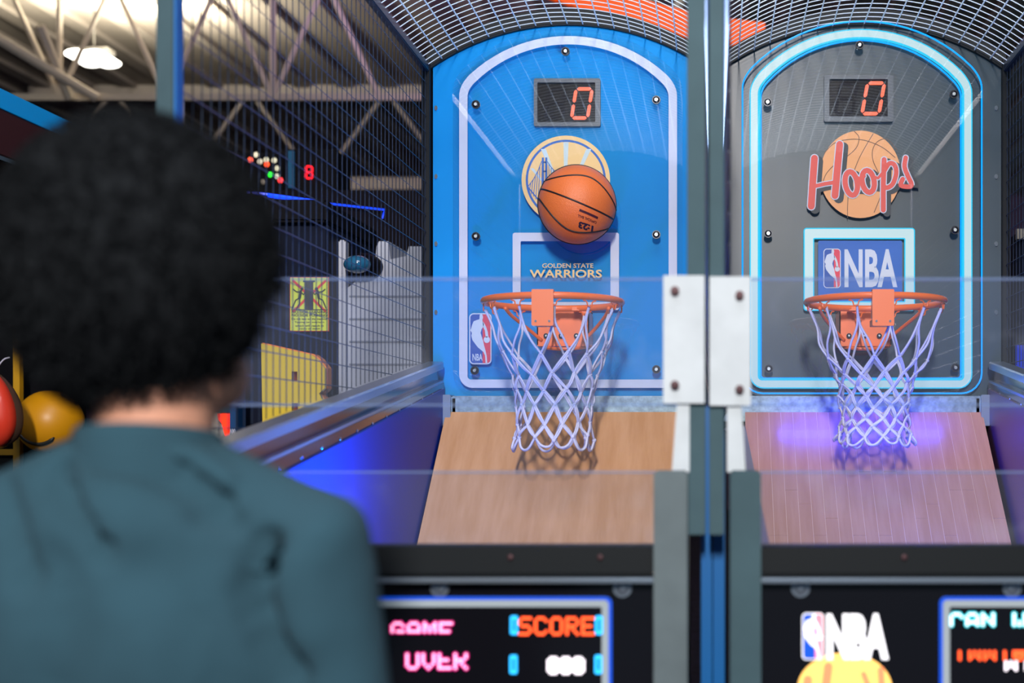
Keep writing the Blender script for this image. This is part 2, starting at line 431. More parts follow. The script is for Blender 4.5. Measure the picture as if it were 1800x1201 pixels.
def nba_badge(x0, x1, z0, z1, k, parent, letters=False, mats=('logo_blue', 'logo_red', 'logo_white')):
    w = x1-x0; h = z1-z0; r = w*.2
    bl, rd, wh = (M[m] for m in mats)
    e = MB().prism(rrect(x0, x1, z0, z1, r), *lay(k)).build('badge', wh, parent)
    b = w*.05
    full = rrect(x0+b, x1-b, z0+b, z1-b, r*.8)
    xm = x0+w*.60
    MB().prism([p for p in full if p[0] < x0+w*.5]+[(xm, z0+b), (xm, z1-b)] if False else
               [(xm, z0+b), (xm, z1-b)]+[p for p in full if p[0] < x0+w*.5], *lay(k+1)).build('blue_field', bl, e)
    MB().prism([(xm, z1-b), (xm, z0+b)]+[p for p in full[21:]+full[:7] if p[0] > x0+w*.5], *lay(k+1)).build('red_field', rd, e)
    def Q(l): return [(x0+u*w, z1-v*h) for u, v in l]
    mb = MB()
    y = lay(k+2)
    mb.prism(Q([(.47,.04),(.5,.02),(.57,.02),(.61,.05),(.62,.09),(.59,.13),(.6,.16),(.66,.22),(.63,.27),(.56,.31),(.51,.385),(.56,.46),(.63,.55),(.66,.62),
                (.73,.73),(.78,.83),(.81,.975),(.735,.975),(.71,.83),(.63,.755),(.39,.67),(.15,.53),(.095,.44),(.125,.39),(.06,.34),(.14,.22),(.2,.16),(.34,.135),(.46,.12)]), *y)
    mb.prism(Q([(.60,.16),(.68,.2),(.76,.27),(.83,.37),(.86,.46),(.74,.48),(.73,.44),(.70,.34),(.63,.27)]), *y)
    mb.prism(ellipse(x0+.79*w, z1-.52*h, .14*w, .065*h, 16), *y)
    mb.build('player_silhouette', wh, e)
    if letters: text('NBA', x0+.15*w, x0+.60*w, z0+.07*h, z0+.205*h, *lay(k+3), wh, e, bold=.02)
    return e

def seg_digit(cx, cz, w, h, y0, y1, sl, parent, segs, m):
    mb = MB(); t = w*.17
    def S(x, z): return (cx+x+(z)*sl, cz+z)
    W = w/2; H = h/2; g = t*.25
    def hb(z):  mb.prism([S(-W+g+t*.4, z+t/2 if z < H*.5 else z), S(-W+g, z+(t/2 if abs(z) < .01 else 0)), S(-W+t+g, z-t/2), S(W-t-g, z-t/2), S(W-g, z), S(W-t-g, z+t/2), S(-W+t+g, z+t/2)], y0, y1)
    def bar(x, za, zb): mb.prism([S(x, za+g), S(x-t/2, za+t/2+g), S(x-t/2, zb-t/2-g), S(x, zb-g), S(x+t/2, zb-t/2-g), S(x+t/2, za+t/2+g)], y0, y1)
    def hbar(z): mb.prism([S(-W+g, z), S(-W+t/2+g, z-t/2), S(W-t/2-g, z-t/2), S(W-g, z), S(W-t/2-g, z+t/2), S(-W+t/2+g, z+t/2)], y0, y1)
    H2 = H-t/2; W2 = W-t/2
    W = W2
    if 'a' in segs: hbar(H2)
    if 'g' in segs: hbar(0)
    if 'd' in segs: hbar(-H2)
    if 'b' in segs: bar(W2, 0, H2)
    if 'c' in segs: bar(W2, -H2, 0)
    if 'f' in segs: bar(-W2, 0, H2)
    if 'e' in segs: bar(-W2, -H2, 0)
    return mb.build('lit_digit' if m is M['seg'] else 'unlit_digit', m, parent)

GLY = {'G': '01110 10001 10000 10111 10001 10001 01110', 'A': '01110 10001 10001 11111 10001 10001 10001', 'M': '10001 11011 10101 10101 10001 10001 10001',
       'E': '11111 10000 10000 11110 10000 10000 11111', 'O': '01110 10001 10001 10001 10001 10001 01110', 'V': '10001 10001 10001 10001 10001 01010 00100',
       'R': '11110 10001 10001 11110 10100 10010 10001', 'S': '01111 10000 10000 01110 00001 00001 11110', 'C': '01110 10001 10000 10000 10000 10001 01110',
       'N': '10001 11001 10101 10011 10001 10001 10001', 'W': '10001 10001 10001 10101 10101 11011 10001', 'I': '00100 00100 00100 00100 00100 00100 00100',
       '0': '01110 11011 11111 11111 11111 11011 01110', '8': '01110 10001 10001 01110 10001 10001 01110', '1': '00100 01100 00100 00100 00100 00100 01110', ' ': '00000 '*6+'00000'}
def dots(s, px0, py0, pitch, rows, d, m, parent, adv=6, slant=0., size=.62, halo=None):
    if halo: dots(s, px0, py0, pitch, rows, d+.0006, halo, parent, adv, slant, .95); size = .5
    mb = MB(); sc_ = d/F
    for i, ch in enumerate(s):
        g = GLY[ch].split()
        for r in rows:
            for c_ in range(5):
                if g[r][c_] == '1':
                    p = P(px0+(i*adv+c_)*pitch-(r*slant)*pitch, py0+(r-rows[0])*pitch, d)
                    mb.prism(ellipse(p.x, p.z, pitch*size*sc_, pitch*size*sc_, 8), d-.002, d)
    return mb.build('led_lettering', m, parent)

def bolt(x, y, z, r, parent, m='bolt', pin='bolt_pin'):
    b = MB().prism(ellipse(x, z, r, r, 16), y-.008, y)
    b.sphere((x, y-.008, z), r*.8, 12, 6, (1, .35, 1))
    o = b.build('bolt', M[m], parent)
    MB().prism(ellipse(x, z, r*.38, r*.38, 10), y-.008-r*.32, y-.006).build('socket', M[pin], o)
    return o

def make_net(cx, cy, cz, levels, n, seed, parent, tail, lean):
    rnd = random.Random(seed); mb = MB(); nodes = []
    for L, (z, r) in enumerate(levels):
        row = []
        for i in range(n):
            a = 2*PI*(i+.5*(L % 2))/n+PI/n*.5+rnd.uniform(-.05, .05)*(L > 0)
            rr = r*(1+rnd.uniform(-.07, .07)*(L > 0)); zz = z+rnd.uniform(-.009, .009)*(L > 0)
            row.append(Vector((cx+rr*math.cos(a)+lean*(-z)*.3, cy+rr*math.sin(a), cz+zz)))
        nodes.append(row)
    cr = .0033
    def strand(a, b, sag, off):
        c = Vector((cx+lean*.1, cy, (a.z+b.z)/2)); mid = (a+b)/2
        out = (mid-c); out.z = 0
        if out.length > 1e-5: out.normalize()
        side = Vector((-out.y, out.x, 0))*off
        pts = smoothpts([a+side, a.lerp(b, .33)+out*sag*.8+side*1.3, a.lerp(b, .67)+out*sag+side*1.3, b+side*.5], 3)
        mb.tube(pts, cr, 5)
    for L in range(len(levels)-1):
        for i in range(n):
            a = nodes[L][i]
            for j in ((i, (i-1) % n) if L % 2 == 0 else (i, (i+1) % n)):
                b = nodes[L+1][j]
                sg = -.012 if L == 0 else .002
                s = sg+rnd.uniform(-.006, .006)
                if L == 0:
                    c_ = Vector((cx, cy, 0)); q = lambda f, g: a.lerp(b, g)*1.0 if f is None else Vector((a.x+(b.x-a.x)*f, a.y+(b.y-a.y)*f, a.z+(b.z-a.z)*g))
                    dr = Vector((cx-a.x, cy-a.y, 0))*(1-levels[1][1]/levels[0][1])*.9
                    p1 = Vector((a.x, a.y, a.z+(b.z-a.z)*.38))+dr*.36+(Vector((b.x-a.x, b.y-a.y, 0)))*.10
                    p2 = Vector((a.x, a.y, a.z+(b.z-a.z)*.72))+(Vector((b.x-a.x, b.y-a.y, 0)))*(.62+rnd.uniform(-.15, .1))
                    mb.tube(smoothpts([a+(b-a).cross(Vector((0, 0, 1))).normalized()*.0025, p1, p2, b], 5), cr*1.15, 5)
                else:
                    strand(a, b, s, .0022); strand(a, b, s, -.0026)
            if L > 0: mb.sphere(a, .0062, 6, 4)
    last = nodes[-1]
    for i in range(n):
        a = last[i]; b = last[(i+1) % n]; out = Vector((a.x-cx, a.y-cy, 0)).normalized()
        k = tail*(1+rnd.uniform(-.35, .35)); o = out*rnd.uniform(-.004, .022)
        mb.tube(smoothpts([a, a.lerp(b, .22)-Vector((0, 0, k*.8))+o, a.lerp(b, .5)-Vector((0, 0, k*1.05))+o, a.lerp(b, .78)-Vector((0, 0, k*.8))+o, b], 4), cr*1.3, 5)
        mb.sphere(a, .0075, 6, 4)
    return mb.build('net', M['cord'], parent, smooth=True)

def machine(side):
    global lay
    L = side < 0
    c = -.499 if L else .511
    xo = -.985 if L else 1.0          # outer cage wall
    xi = -.020 if L else .030         # inner cage wall
    x0, x1 = min(xo, xi), max(xo, xi)
    s = -1 if L else 1
    lab = ('basketball arcade machine with a bright blue backboard panel, behind the person' if L else
           'basketball arcade machine with a clear dark backboard framed in glowing cyan light')
    T = thing('basketball_machine', lab, 'arcade machine', (c, 3.4, 0), 'two basketball arcade machines side by side')
    # --- backing panel
    zpb = bZ(697); zs = ZT
    pan = MB(); n = 28
    poly = [(x0+.02, zpb), (x1-.005, zpb)]+[(x1-.005-(x1-x0-.025)*k/n, arch_z(x1-.005-(x1-x0-.025)*k/n, c, (x1-x0)/2)-.004) for k in range(n+1)]
    pan.prism(poly, 4.575, 4.600)
    panel = pan.build('backing_panel', M['blue_panel'] if L else M['dark_panel'], T)
    # black arch flange above the panel and black edge strips
    mb = MB()
    for k in range(n):
        xa = x0+(x1-x0)*k/n; xb = x0+(x1-x0)*(k+1)/n
        za = arch_z(xa, c, (x1-x0)/2); zb = arch_z(xb, c, (x1-x0)/2)
        mb.hexa([Vector((xa, 4.56, za-.006)), Vector((xb, 4.56, zb-.006)), Vector((xb, 4.56, zb+.05)), Vector((xa, 4.56, za+.05))],
                [Vector((xa, 4.62, za-.006)), Vector((xb, 4.62, zb-.006)), Vector((xb, 4.62, zb+.05)), Vector((xa, 4.62, za+.05))])
    mb.build('arch_frame', M['black_steel'], T)
    for xe in (x0, x1): MB().box(xe-.014, xe+.014, 4.545, 4.64, 0, ZT+.03).build('rear_post', M['black_steel'], T, bevel=.002)
    for px_y in (187, 308, 427, 548):
        z = bZ(px_y)
        MB().prism(ellipse(xo-s*.031, z, .0055, .0085, 12), 4.570, 4.576).build('rivet', M['chrome'], panel)
    # --- clear sheet and its printed / lit band
    if L: ox0, ox1, iz0 = bX(797), bX(1200), bZ(690); bz = (bX(807), bX(1190)); bot = bZ(682); tops = bZ(63); sh = bZ(150)
    else: ox0, ox1, iz0 = bX(1305), bX(1725), bZ(692); bz = (bX(1319), bX(1708)); bot = bZ(682); tops = bZ(52); sh = bZ(146)
    outer_s = arch_poly(ox0, ox1, iz0, sh+.015, tops+.026-(sh+.015), .035, rb=.07)
    S = MB().prism(outer_s, 4.535, 4.545).build('backboard', M['sheet'], T)
    bo = arch_poly(bz[0], bz[1], bot, sh, tops-sh, .035, rb=.045)
    w = .0285
    bi = arch_poly(bz[0]+w, bz[1]-w, bot+w, sh-.016, tops-w-(sh-.016), .022, rb=.012)
    y0, y1 = lay(0)
    if L:
        ring(MB(), bo, bi, y0, y1).build('light_band', M['band'], S)
    else:
        ring(MB(), bo, bi, 4.5468, 4.553).build('light_band', M['band_lit'], S)
        def loop(poly, r, yy, m, nm='led_edge'):
            MB().tube([(x, yy, z) for x, z in poly], r, 5, closed=True).build(nm, M[m], S)
        loop(bi, .0042, 4.549, 'cyan_core'); loop(bo, .0032, 4.549, 'cyan_core'); loop(outer_s, .0030, 4.540, 'cyan_led')
        loop([(p[0]+(.007 if p[0] < c else -.007), p[1]+(.004 if p[1] < 2.4 else -.006)) for p in bi], .0034, 4.553, 'cyan_led')  # extra blue loop set inward, standing in for the edge's glow
    # target square
    if L: q = (bX(901), bX(1088), bZ(545), bZ(409)); qi = (bX(915), bX(1073), bZ(531), bZ(424))
    else: q = (bX(1414), bX(1607), bZ(545), bZ(402)); qi = (bX(1430), bX(1591), bZ(531), bZ(419))
    if L:
        ring(MB(), rrect(*q, .008), rrect(*qi, .004), *lay(0)).build('target_square', M['band'], S)
    else:
        ring(MB(), rrect(*q, .008), rrect(*qi, .004), 4.5468, 4.552).build('target_square', M['band_lit'], S)
        for pl, m in ((rrect(*qi, .004), 'cyan_core'), (rrect(*q, .008), 'cyan_core')):
            MB().tube([(x, 4.549, z) for x, z in pl], .003, 5, closed=True).build('led_edge', M[m], S)
    # bolts with stand-offs
    if L: bs = [(995, 93), (838, 186), (1154, 178), (838, 417), (1154, 414), (836, 652), (1154, 650)]
    else: bs = [(1510, 82), (1349, 182), (1675, 168), (1350, 412), (1677, 406), (1351, 649), (1678, 647)]
    for px, py in bs:
        bolt(bX(px), 4.535, bZ(py), .0145, S)
    # --- score display
    if L: fr = (bX(938), bX(1055), bZ(221), bZ(137)); wi = (bX(944), bX(1046), bZ(214), bZ(144)); dg = (1022, 180, 34, 57, .16)
    else: fr = (bX(1449), bX(1571), bZ(213), bZ(131)); wi = (bX(1458), bX(1561), bZ(204), bZ(138)); dg = (1536, 171, 36, 60, .18)
    disp = MB(); ring(disp, rrect(*fr, .006), rrect(*wi, .003), 4.553, 4.575)
    dso = disp.build('score_display', M['bezel'], T)
    MB().box(wi[0], wi[1], 4.566, 4.573, wi[2], wi[3]).build('smoked_window', M['window'], dso)
    seg_digit(bX(dg[0]), bZ(dg[1]), dg[2]*D0/F, dg[3]*D0/F, 4.560, 4.5655, dg[4], dso, 'abcdef', M['seg'])
    seg_digit(bX(dg[0]-47), bZ(dg[1]), dg[2]*D0/F, dg[3]*D0/F, 4.5645, 4.5655, dg[4], dso, 'abcdefg', M['seg_off'])
    # --- prints
    if L:
        cx, cz = bX(994.5), bZ(316); u = D0/F
        E = MB().prism(ellipse(cx, cz, 77.8*u, 77.8*u, 56), *lay(0)).build('round_emblem', M['gold'], S)
        MB().prism(ellipse(cx, cz, 70.5*u, 70.5*u, 56), *lay(1)).build('emblem_blue_ring', M['logo_blue2'], E)
        MB().prism(ellipse(cx, cz, 66.5*u, 66.5*u, 56), *lay(2)).build('emblem_disc', M['gold'], E)
        mb = MB()
        def pp(x, y): return (bX(x), bZ(y))
        for a, b, w1, w2 in (((994, 330), (995, 250), 4, 9), ((985, 335), (955, 262), 3, 9), ((1003, 333), (1035, 262), 3, 9), ((975, 345), (935, 296), 2, 6), ((1012, 345), (1054, 300), 2, 6)):
            mb.prism([pp(a[0]-w1/2, a[1]), pp(a[0]+w1/2, a[1]), pp(b[0]+w2/2, b[1]), pp(b[0]-w2/2, b[1])], *lay(3))
        mb.build('emblem_rays', M['pale'], E)
        mb = MB()
        for xa, xb in ((952.5, 956), (958.5, 962)):
            mb.prism([pp(xa, 277), pp(xb, 277), pp(xb+1, 372), pp(xa-1, 372)], *lay(4))
        for y in (284, 300, 318, 340): mb.prism([pp(955, y), pp(960, y), pp(960, y+2.5), pp(955, y+2.5)], *lay(4))
        cab = [pp(952, 284), pp(946, 300), pp(938, 315), pp(929, 327)]
        ribbon(mb, [Vector(p) for p in cab], 1.2*u, *lay(4))
        for x, ya, yb in ((949, 294, 355), (945, 303, 350), (941, 311, 345), (937, 317, 341), (933, 323, 336)):
            ribbon(mb, [Vector(pp(x, ya)), Vector(pp(x-3, yb))], 1.1*u, *lay(4))
        ribbon(mb, [Vector(pp(929, 330)), Vector(pp(955, 362))], 2.2*u, *lay(4))
        cab = [pp(962, 284), pp(968, 293), pp(976, 302), pp(988, 309), pp(1010, 312)]
        ribbon(mb, [Vector(p) for p in cab], 1.2*u, *lay(4))
        for x, ya in ((965, 290), (969, 296), (973, 300), (978, 304), (984, 308)): ribbon(mb, [Vector(pp(x, ya)), Vector(pp(x, 345))], 1.0*u, *lay(4))
        ribbon(mb, [Vector(pp(955, 352)), Vector(pp(1050, 338))], 3*u, *lay(4))
        mb.build('emblem_bridge', M['logo_blue2'], E)
        text('GOLDEN STATE', bX(953), bX(1043), bZ(471), bZ(463), *lay(0), M['gold'], S, bold=.012)
        text('WARRIORS', bX(931), bX(1058), bZ(488.5), bZ(474), *lay(0), M['gold'], S, bold=.022)
        nba_badge(bX(824.6), bX(864), bZ(640.5), bZ(550.6), 0, S, letters=True)
    else:
        u = D0/F
        def h4(x, y): return Vector((bX(1200+x/3), bZ(y/3)))
        E = MB().prism(ellipse(bX(1512.5), bZ(306.3), 71*u, 77*u, 56), *lay(0)).build('basketball_logo', M['hoop_disc'], S)
        mb = MB()
        for ln in ([(745, 810), (800, 755), (880, 735), (960, 740), (1050, 775), (1120, 830)], [(1005, 705), (960, 780), (920, 860), (880, 980), (870, 1080), (870, 1148)],
                   [(905, 692), (930, 725), (915, 780), (860, 830), (800, 870), (755, 920), (735, 980)], [(1130, 790), (1080, 735), (1030, 745), (1002, 790), (1005, 850), (1040, 930), (1050, 1010), (1010, 1120)]):
            ribbon(mb, smoothpts([h4(*p) for p in ln], 5), 1.1*u, *lay(1))
        mb.build('logo_lines', M['hoop_line'], E)
        def circ(x, y, rx, ry, sk): return [h4(x+rx*math.cos(a)-ry*math.sin(a)*sk, y+ry*math.sin(a)) for a in [2*PI*k/20 for k in range(20)]]
        strokes = [([h4(695, 835), h4(685, 970), h4(678, 1088)], 36, False), ([h4(828, 762), h4(815, 900), h4(803, 1032)], 36, False), ([h4(686, 985), h4(750, 970), h4(803, 962)], 20, False),
                   (circ(889, 968, 32, 62, -.12), 28, True), (circ(978, 957, 32, 58, -.12), 28, True), ([h4(912, 930), h4(945, 950), h4(958, 930)], 16, False), ([h4(1005, 930), h4(1030, 940), h4(1052, 915)], 16, False),
                   ([h4(1062, 842), h4(1058, 970), h4(1058, 1108)], 26, False),
                   (smoothpts([h4(1064, 900), h4(1090, 862), h4(1118, 872), h4(1126, 915), h4(1108, 970), h4(1080, 990), h4(1062, 985)], 4), 24, False),
                   (smoothpts([h4(1176, 832), h4(1170, 880), h4(1188, 930), h4(1206, 970), h4(1196, 985), h4(1150, 978), h4(1160, 945)], 4), 24, False)]
        for nm, extra, off, m, k in (('logo_shadow', 16, Vector((20*u/3, -14*u/3)), 'hoop_dark', 2), ('logo_outline', 10, Vector((0, 0)), 'logo_white', 3), ('logo_letters', 0, Vector((0, 0)), 'hoop_red', 4)):
            mb = MB()
            for pts, w_, cl in strokes:
                ribbon(mb, [p+off for p in pts], (w_+extra)*u/3, *lay(k), closed=cl)
            mb.build(nm, M[m], E)
        B = MB().prism(rrect(bX(1438), bX(1586), bZ(535), bZ(423), .006), *lay(0)).build('blue_plaque', M['logo_blue2'], S)
        nba_badge(bX(1447.5), bX(1478), bZ(506.5), bZ(437), 1, S)
        text('NBA', bX(1484.5), bX(1577.5), bZ(505), bZ(438), *lay(1), M['logo_white'], S, bold=.03)
    # --- beam under the board, end brackets
    xa, xb = (-.885, -.03) if L else (.03, .905)
    MB().box(xa, xb, 4.49, 4.57, 1.590, zpb).build('lower_beam', M['galv'], T, bevel=.003)
    xe = -.912 if L else .925
    MB().box(xe-.027, xe+.027, 4.47, 4.55, 1.575, 1.68).build('end_bracket', M['rail'], T, bevel=.002)
    MB().box(xe-s*.030, xe-s*.040, 4.49, 4.55, 1.575, 1.668).build('bracket_spacer', M['cab_black'], T)
    # --- ramp: a sloping wooden apron
    ra, rb_ = (-.903, -.105) if L else (.105, .905)
    def rp(x, t): return Vector((x, 4.49-.75*t, 1.622-.70*t))     # t 0..1 down the slope
    nrm = Vector((0, -.70, .75)).normalized()
    def slab(mb, xa, xb, ta, tb, th0, th1):
        q = [rp(xa, ta), rp(xb, ta), rp(xb, tb), rp(xa, tb)]
        mb.hexa([p+nrm*th1 for p in q][::-1], [p+nrm*th0 for p in q][::-1]); return mb
    if L:
        R = slab(MB(), ra, rb_, 0, 1, -.02, 0).build('wooden_ramp', M['birch'], T)
        slab(MB(), -.615, -.485, -.005, .045, 0, .003).build('dark_gap', M['cab_black'], R) if False else None
    else:
        R = slab(MB(), ra, rb_, 0, 1, -.022, -.0015).build('wooden_ramp', M['joint'], T)
        rnd = random.Random(3); nc = 20; wd_ = (rb_-ra)/nc; base = None
        for i in range(nc):
            cuts = [0]+sorted(rnd.sample([.28, .36, .42, .48, .55, .6, .66], 1))+[1]
            for a, b in zip(cuts[:-1], cuts[1:]):
                xa_ = ra+i*wd_
                slab(MB(), xa_+.0007, xa_+wd_-.0007, a+.0009, b-.0009, -.0015, 0).build('plank', M['plank'], R)
    # --- side panels under the rails
    for inner in (False, True):
        xx = xo-s*.075 if not inner else (xi+(-.085 if L else .075))
        sg = s if not inner else -s
        pm = M['violet'] if L else M['plum']
        pz = MB(); x_in, x_out = xx, xx+sg*.02
        y_a, y_b = 2.44, 4.50
        za, zb = rail_z(y_a)-.10, rail_z(y_b)-.085
        if inner: za, zb = 1.33, 1.58
        pz.add([(x_in, y_a, .7), (x_in, y_b, .7), (x_in, y_b, zb), (x_in, y_a, za), (x_out, y_a, .7), (x_out, y_b, .7), (x_out, y_b, zb), (x_out, y_a, za)],
               [(0,1,2,3), (7,6,5,4), (0,4,5,1), (1,5,6,2), (2,6,7,3), (3,7,4,0)])
        pz.build('side_panel', pm, T)
    # --- rail, outer side: extruded profile following the slope
    def prof(pts2, name, m):       # pts2: (outward offset from the inner face x, drop below rail top)
        mb = MB(); xin = xo-s*.065
        ya, yb = 2.44, 4.53
        v = []
        for yy in (ya, yb):
            for dx, dz in pts2: v.append((xin+s*dx, yy, rail_z(yy)+dz))
        n_ = len(pts2); f = [tuple(range(n_)), tuple(range(2*n_-1, n_-1, -1))]
        for i in range(n_):
            j = (i+1) % n_; f.append((i, i+n_, j+n_, j))
        mb.add(v, f)
        o = mb.build(name, m, T)
        bm = bmesh.new(); bm.from_mesh(o.data); bmesh.ops.recalc_face_normals(bm, faces=bm.faces); bm.to_mesh(o.data); bm.free()
        return o
    RL = prof([(0, 0), (.004, .005), (.05, .006), (.054, 0), (.054, -.02), (0, -.02)], 'side_rail', M['rail'])
    prof([(.018, -.02), (.024, -.02), (.024, -.062), (.018, -.062)], 'rail_web', M['web'])
    prof([(0, -.058), (.03, -.058), (.03, -.066), (0, -.066)], 'rail_ledge', M['rail'])
    prof([(-.002, -.066), (.004, -.066), (.004, -.105), (-.002, -.105)], 'rail_flange', M['web'])
    for k in range(13):
        y = 2.66+k*.1533; z = rail_z(y)-.088
        MB().sphere((xo-s*.067, y, z), .0055, 8, 6, (.5, 1, 1)).build('rivet', M['chrome'], RL)
    # --- cage
    for wall_x, nm in ((xo, 'side_cage'), (xi, 'inner_cage')):
        mb = MB(); y = 2.47
        while y < 4.54:
            zb = rail_z(y)+.004 if wall_x == xo else 1.6
            mb.tube([(wall_x, y, zb), (wall_x, y, ZT-.01)], .0013, 4); y += .046
        z = 1.56
        while z < ZT-.02:
            ys = 2.45 if wall_x == xi else max(2.45, 2.46+(z-1.516)/(1.785-1.516)*2.04)
            if z > rail_z(4.53): ys = 2.45
            elif wall_x == xo: ys, ye = 2.45, 2.46+(z-1.516)/(1.785-1.516)*2.04
            ye = 4.54 if (wall_x == xi or z > rail_z(4.53)) else ye
            if ye-ys > .05: mb.tube([(wall_x-s*.0028, ys, z), (wall_x-s*.0028, ye, z)], .0013, 4)
            z += .0565
        mb.build(nm, M['zinc_shaded'], T, stuff=True)
    mb = MB(); nl = 18
    hw = (x1-x0)/2; xc = (x0+x1)/2
    for k in range(1, nl):
        x = x0+(x1-x0)*k/nl
        mb.tube([(x, 2.45, arch_z(x, xc, hw)-.001), (x, 4.58, arch_z(x, xc, hw)-.001)], .0024, 5)
    y = 2.47
    while y < 4.58:
        mb.tube([(x0+(x1-x0)*k/24, y, arch_z(x0+(x1-x0)*k/24, xc, hw)+.0022) for k in range(25)], .0015, 4); y += .046
    mb.build('roof_cage', M['zinc'], T, stuff=True)
    for xe in (xo, xi):
        MB().box(xe-.012, xe+.012, 2.44, 4.56, ZT-.015, ZT+.02).build('eaves_rail', M['navy_steel'], T, bevel=.003)
    mb = MB()
    for k in range(24):
        xa_ = x0+(x1-x0)*k/24; xb_ = x0+(x1-x0)*(k+1)/24; za = arch_z(xa_, xc, hw); zb = arch_z(xb_, xc, hw)
        mb.hexa([Vector((xa_, 2.41, za-.012)), Vector((xb_, 2.41, zb-.012)), Vector((xb_, 2.41, zb+.02)), Vector((xa_, 2.41, za+.02))],
                [Vector((xa_, 2.44, za-.012)), Vector((xb_, 2.44, zb-.012)), Vector((xb_, 2.44, zb+.02)), Vector((xa_, 2.44, za+.02))])
    mb.build('front_arch', M['post'], T)
    # --- hoop
    hx, hy, hz = c if L else .5005, 4.13, 1.957
    if not L: hx = .5005
    Rm = .2125
    H = MB().tube([(hx+Rm*math.cos(a), hy+Rm*math.sin(a), hz) for a in [2*PI*k/64 for k in range(64)]], .0105, 10, closed=True).build('hoop', M['orange'], T, smooth=True)
    for i in range(12):
        mb = MB(); a = 2*PI*i/12+PI/24; ce = Vector((hx+Rm*math.cos(a), hy+Rm*math.sin(a), hz-.012)); tn = Vector((-math.sin(a), math.cos(a), 0))
        mb.tube(smoothpts([ce-tn*.022, ce-tn*.010-Vector((0, 0, .004)), ce-tn*.006-Vector((0, 0, .016)), ce+tn*.006-Vector((0, 0, .016)), ce+tn*.010-Vector((0, 0, .004)), ce+tn*.022], 3), .0022, 5)
        mb.build('net_hook', M['orange'], H)
    pcx = -.502 if L else .4955
    MB().prism(rrect(pcx-.032, pcx+.032, hz-.092, hz+.015, .005), 3.897, 3.901).box(pcx-.032, pcx+.032, 3.9, 3.925, hz+.011, hz+.015).box(pcx-.032, pcx-.03, 3.9, 3.93, hz-.07, hz+.014).build('front_plate', M['orange'], H)
    for dx in (-.02, .02): MB().prism(ellipse(pcx+dx, hz-.078, .0035, .0035, 10), 3.895, 3.898).build('screw', M['chrome'], H)
    MB().box(pcx-.028, pcx+.028, 3.935, 4.0, hz-.088, hz-.07).box(pcx-.028, pcx+.028, 3.905, 3.936, hz-.08, hz-.0105).build('sensor_box', M['orange'], H)
    # bracket on the board
    bw = .086
    mb = MB().prism(rrect(hx-bw, hx+bw, 1.838, 1.962, .006), 4.40, 4.405)
    mb.box(hx-bw, hx+bw, 4.40, 4.535, 1.955, 1.960).box(hx-bw, hx-bw+.004, 4.40, 4.535, 1.842, 1.958).box(hx+bw-.004, hx+bw, 4.40, 4.535, 1.842, 1.958)
    Bk = mb.build('hoop_bracket', M['orange'], T)
    MB().tube(smoothpts([(hx-bw, 4.47, 1.843), (hx-bw*.6, 4.40, 1.832), (hx, 4.385, 1.828), (hx+bw*.6, 4.40, 1.832), (hx+bw, 4.47, 1.843)], 5), .006, 8).build('bracket_lip', M['orange'], Bk, smooth=True)
    for dx in (-.055, -.005, .045):
        bolt(hx+dx, 4.40, 1.872, .0085, Bk, 'bolt')
    for sg in (-1, 1):
        MB().tube(smoothpts([(hx+sg*.165, 4.13+.10, hz-.008), (hx+sg*.15, 4.28, hz-.03), (hx+sg*.11, 4.36, hz-.065), (hx+sg*.07, 4.40, hz-.10)], 5), .0058, 8).build('side_brace', M['orange'], H, smooth=True)
        MB().box(hx+sg*.05-.012, hx+sg*.05+.012, 4.325, 4.402, hz-.008, hz+.004).build('rear_arm', M['orange'], H)
    if L: lv = [(-.026, .207), (-.16, .158), (-.225, .128), (-.275, .118), (-.325, .113), (-.375, .113), (-.42, .118)]; make_net(hx, hy, hz, lv, 12, 5, H, .032, .02)
    else: lv = [(-.026, .207), (-.175, .152), (-.222, .125), (-.258, .112), (-.292, .106), (-.325, .102), (-.357, .101), (-.388, .104), (-.412, .112)]; make_net(hx, hy, hz, lv, 12, 9, H, .026, -.05)
    # --- front posts, plates, guards
    if L: up = (-.0485, -.0155); lo = (-.105, -.046); pl = (-.091, -.017); gu = [(1190, 708), (1212, 708), (1212, 830), (1181, 830)]
    else: up = (-.0085, .0180); lo = (.028, .082); pl = (-.008, .066); gu = [(1278, 708), (1303, 708), (1311, 830), (1278, 830)]
    MB().box(up[0], up[1], 2.405, 2.435, 1.366, 2.98).build('front_post', M['post'], T, bevel=.002)
    MB().box(xo+s*.023, xo-s*.009, 2.405, 2.435, 1.366, 2.84).build('front_post', M['post'], T, bevel=.002)
    MB().box(xo-s*.0095, xo-s*.0145, 2.405, 2.435, 1.6, 2.84).build('post_edge', M['cab_blue'], T)
    MB().box(lo[0], lo[1], 2.31, 2.385, 0, 1.484).build('console_post', M['lit_post' if L else 'post'], T, bevel=.004)
    lo2 = (c+(c-lo[0]), c+(c-lo[1]))
    MB().box(lo2[0], lo2[1], 2.31, 2.385, 0, 1.484).build('console_post', M['post'], T, bevel=.004)
    MB().prism([(P(x, y, 2.40).x, P(x, y, 2.40).z) for x, y in gu], 2.40, 2.404).build('gusset', M['plate'], T)
    PL = MB().prism(rrect(pl[0], pl[1], 1.604 if L else 1.600, 1.834 if L else 1.832, .002), 2.393, 2.400).build('joining_plate', M['plate'], T)
    for z in (1.806, 1.637):
        x = pl[0]+.021 if L else pl[1]-.020
        bolt(x, 2.393, z-(0 if L else .008), .0078, PL, 'bolt_rust', 'bolt_rust')
    ga, gb = (xo, -.06) if L else (.035, xo)
    G = MB().box(ga, gb, 2.4045, 2.4105, 1.601, 1.829).build('guard_panel', M['guard'], T)
    for z in (1.601, 1.829): MB().box(ga, gb, 2.4040, 2.4110, z-.0022, z+.0022).build('guard_edge', M['guard_edge'], G)
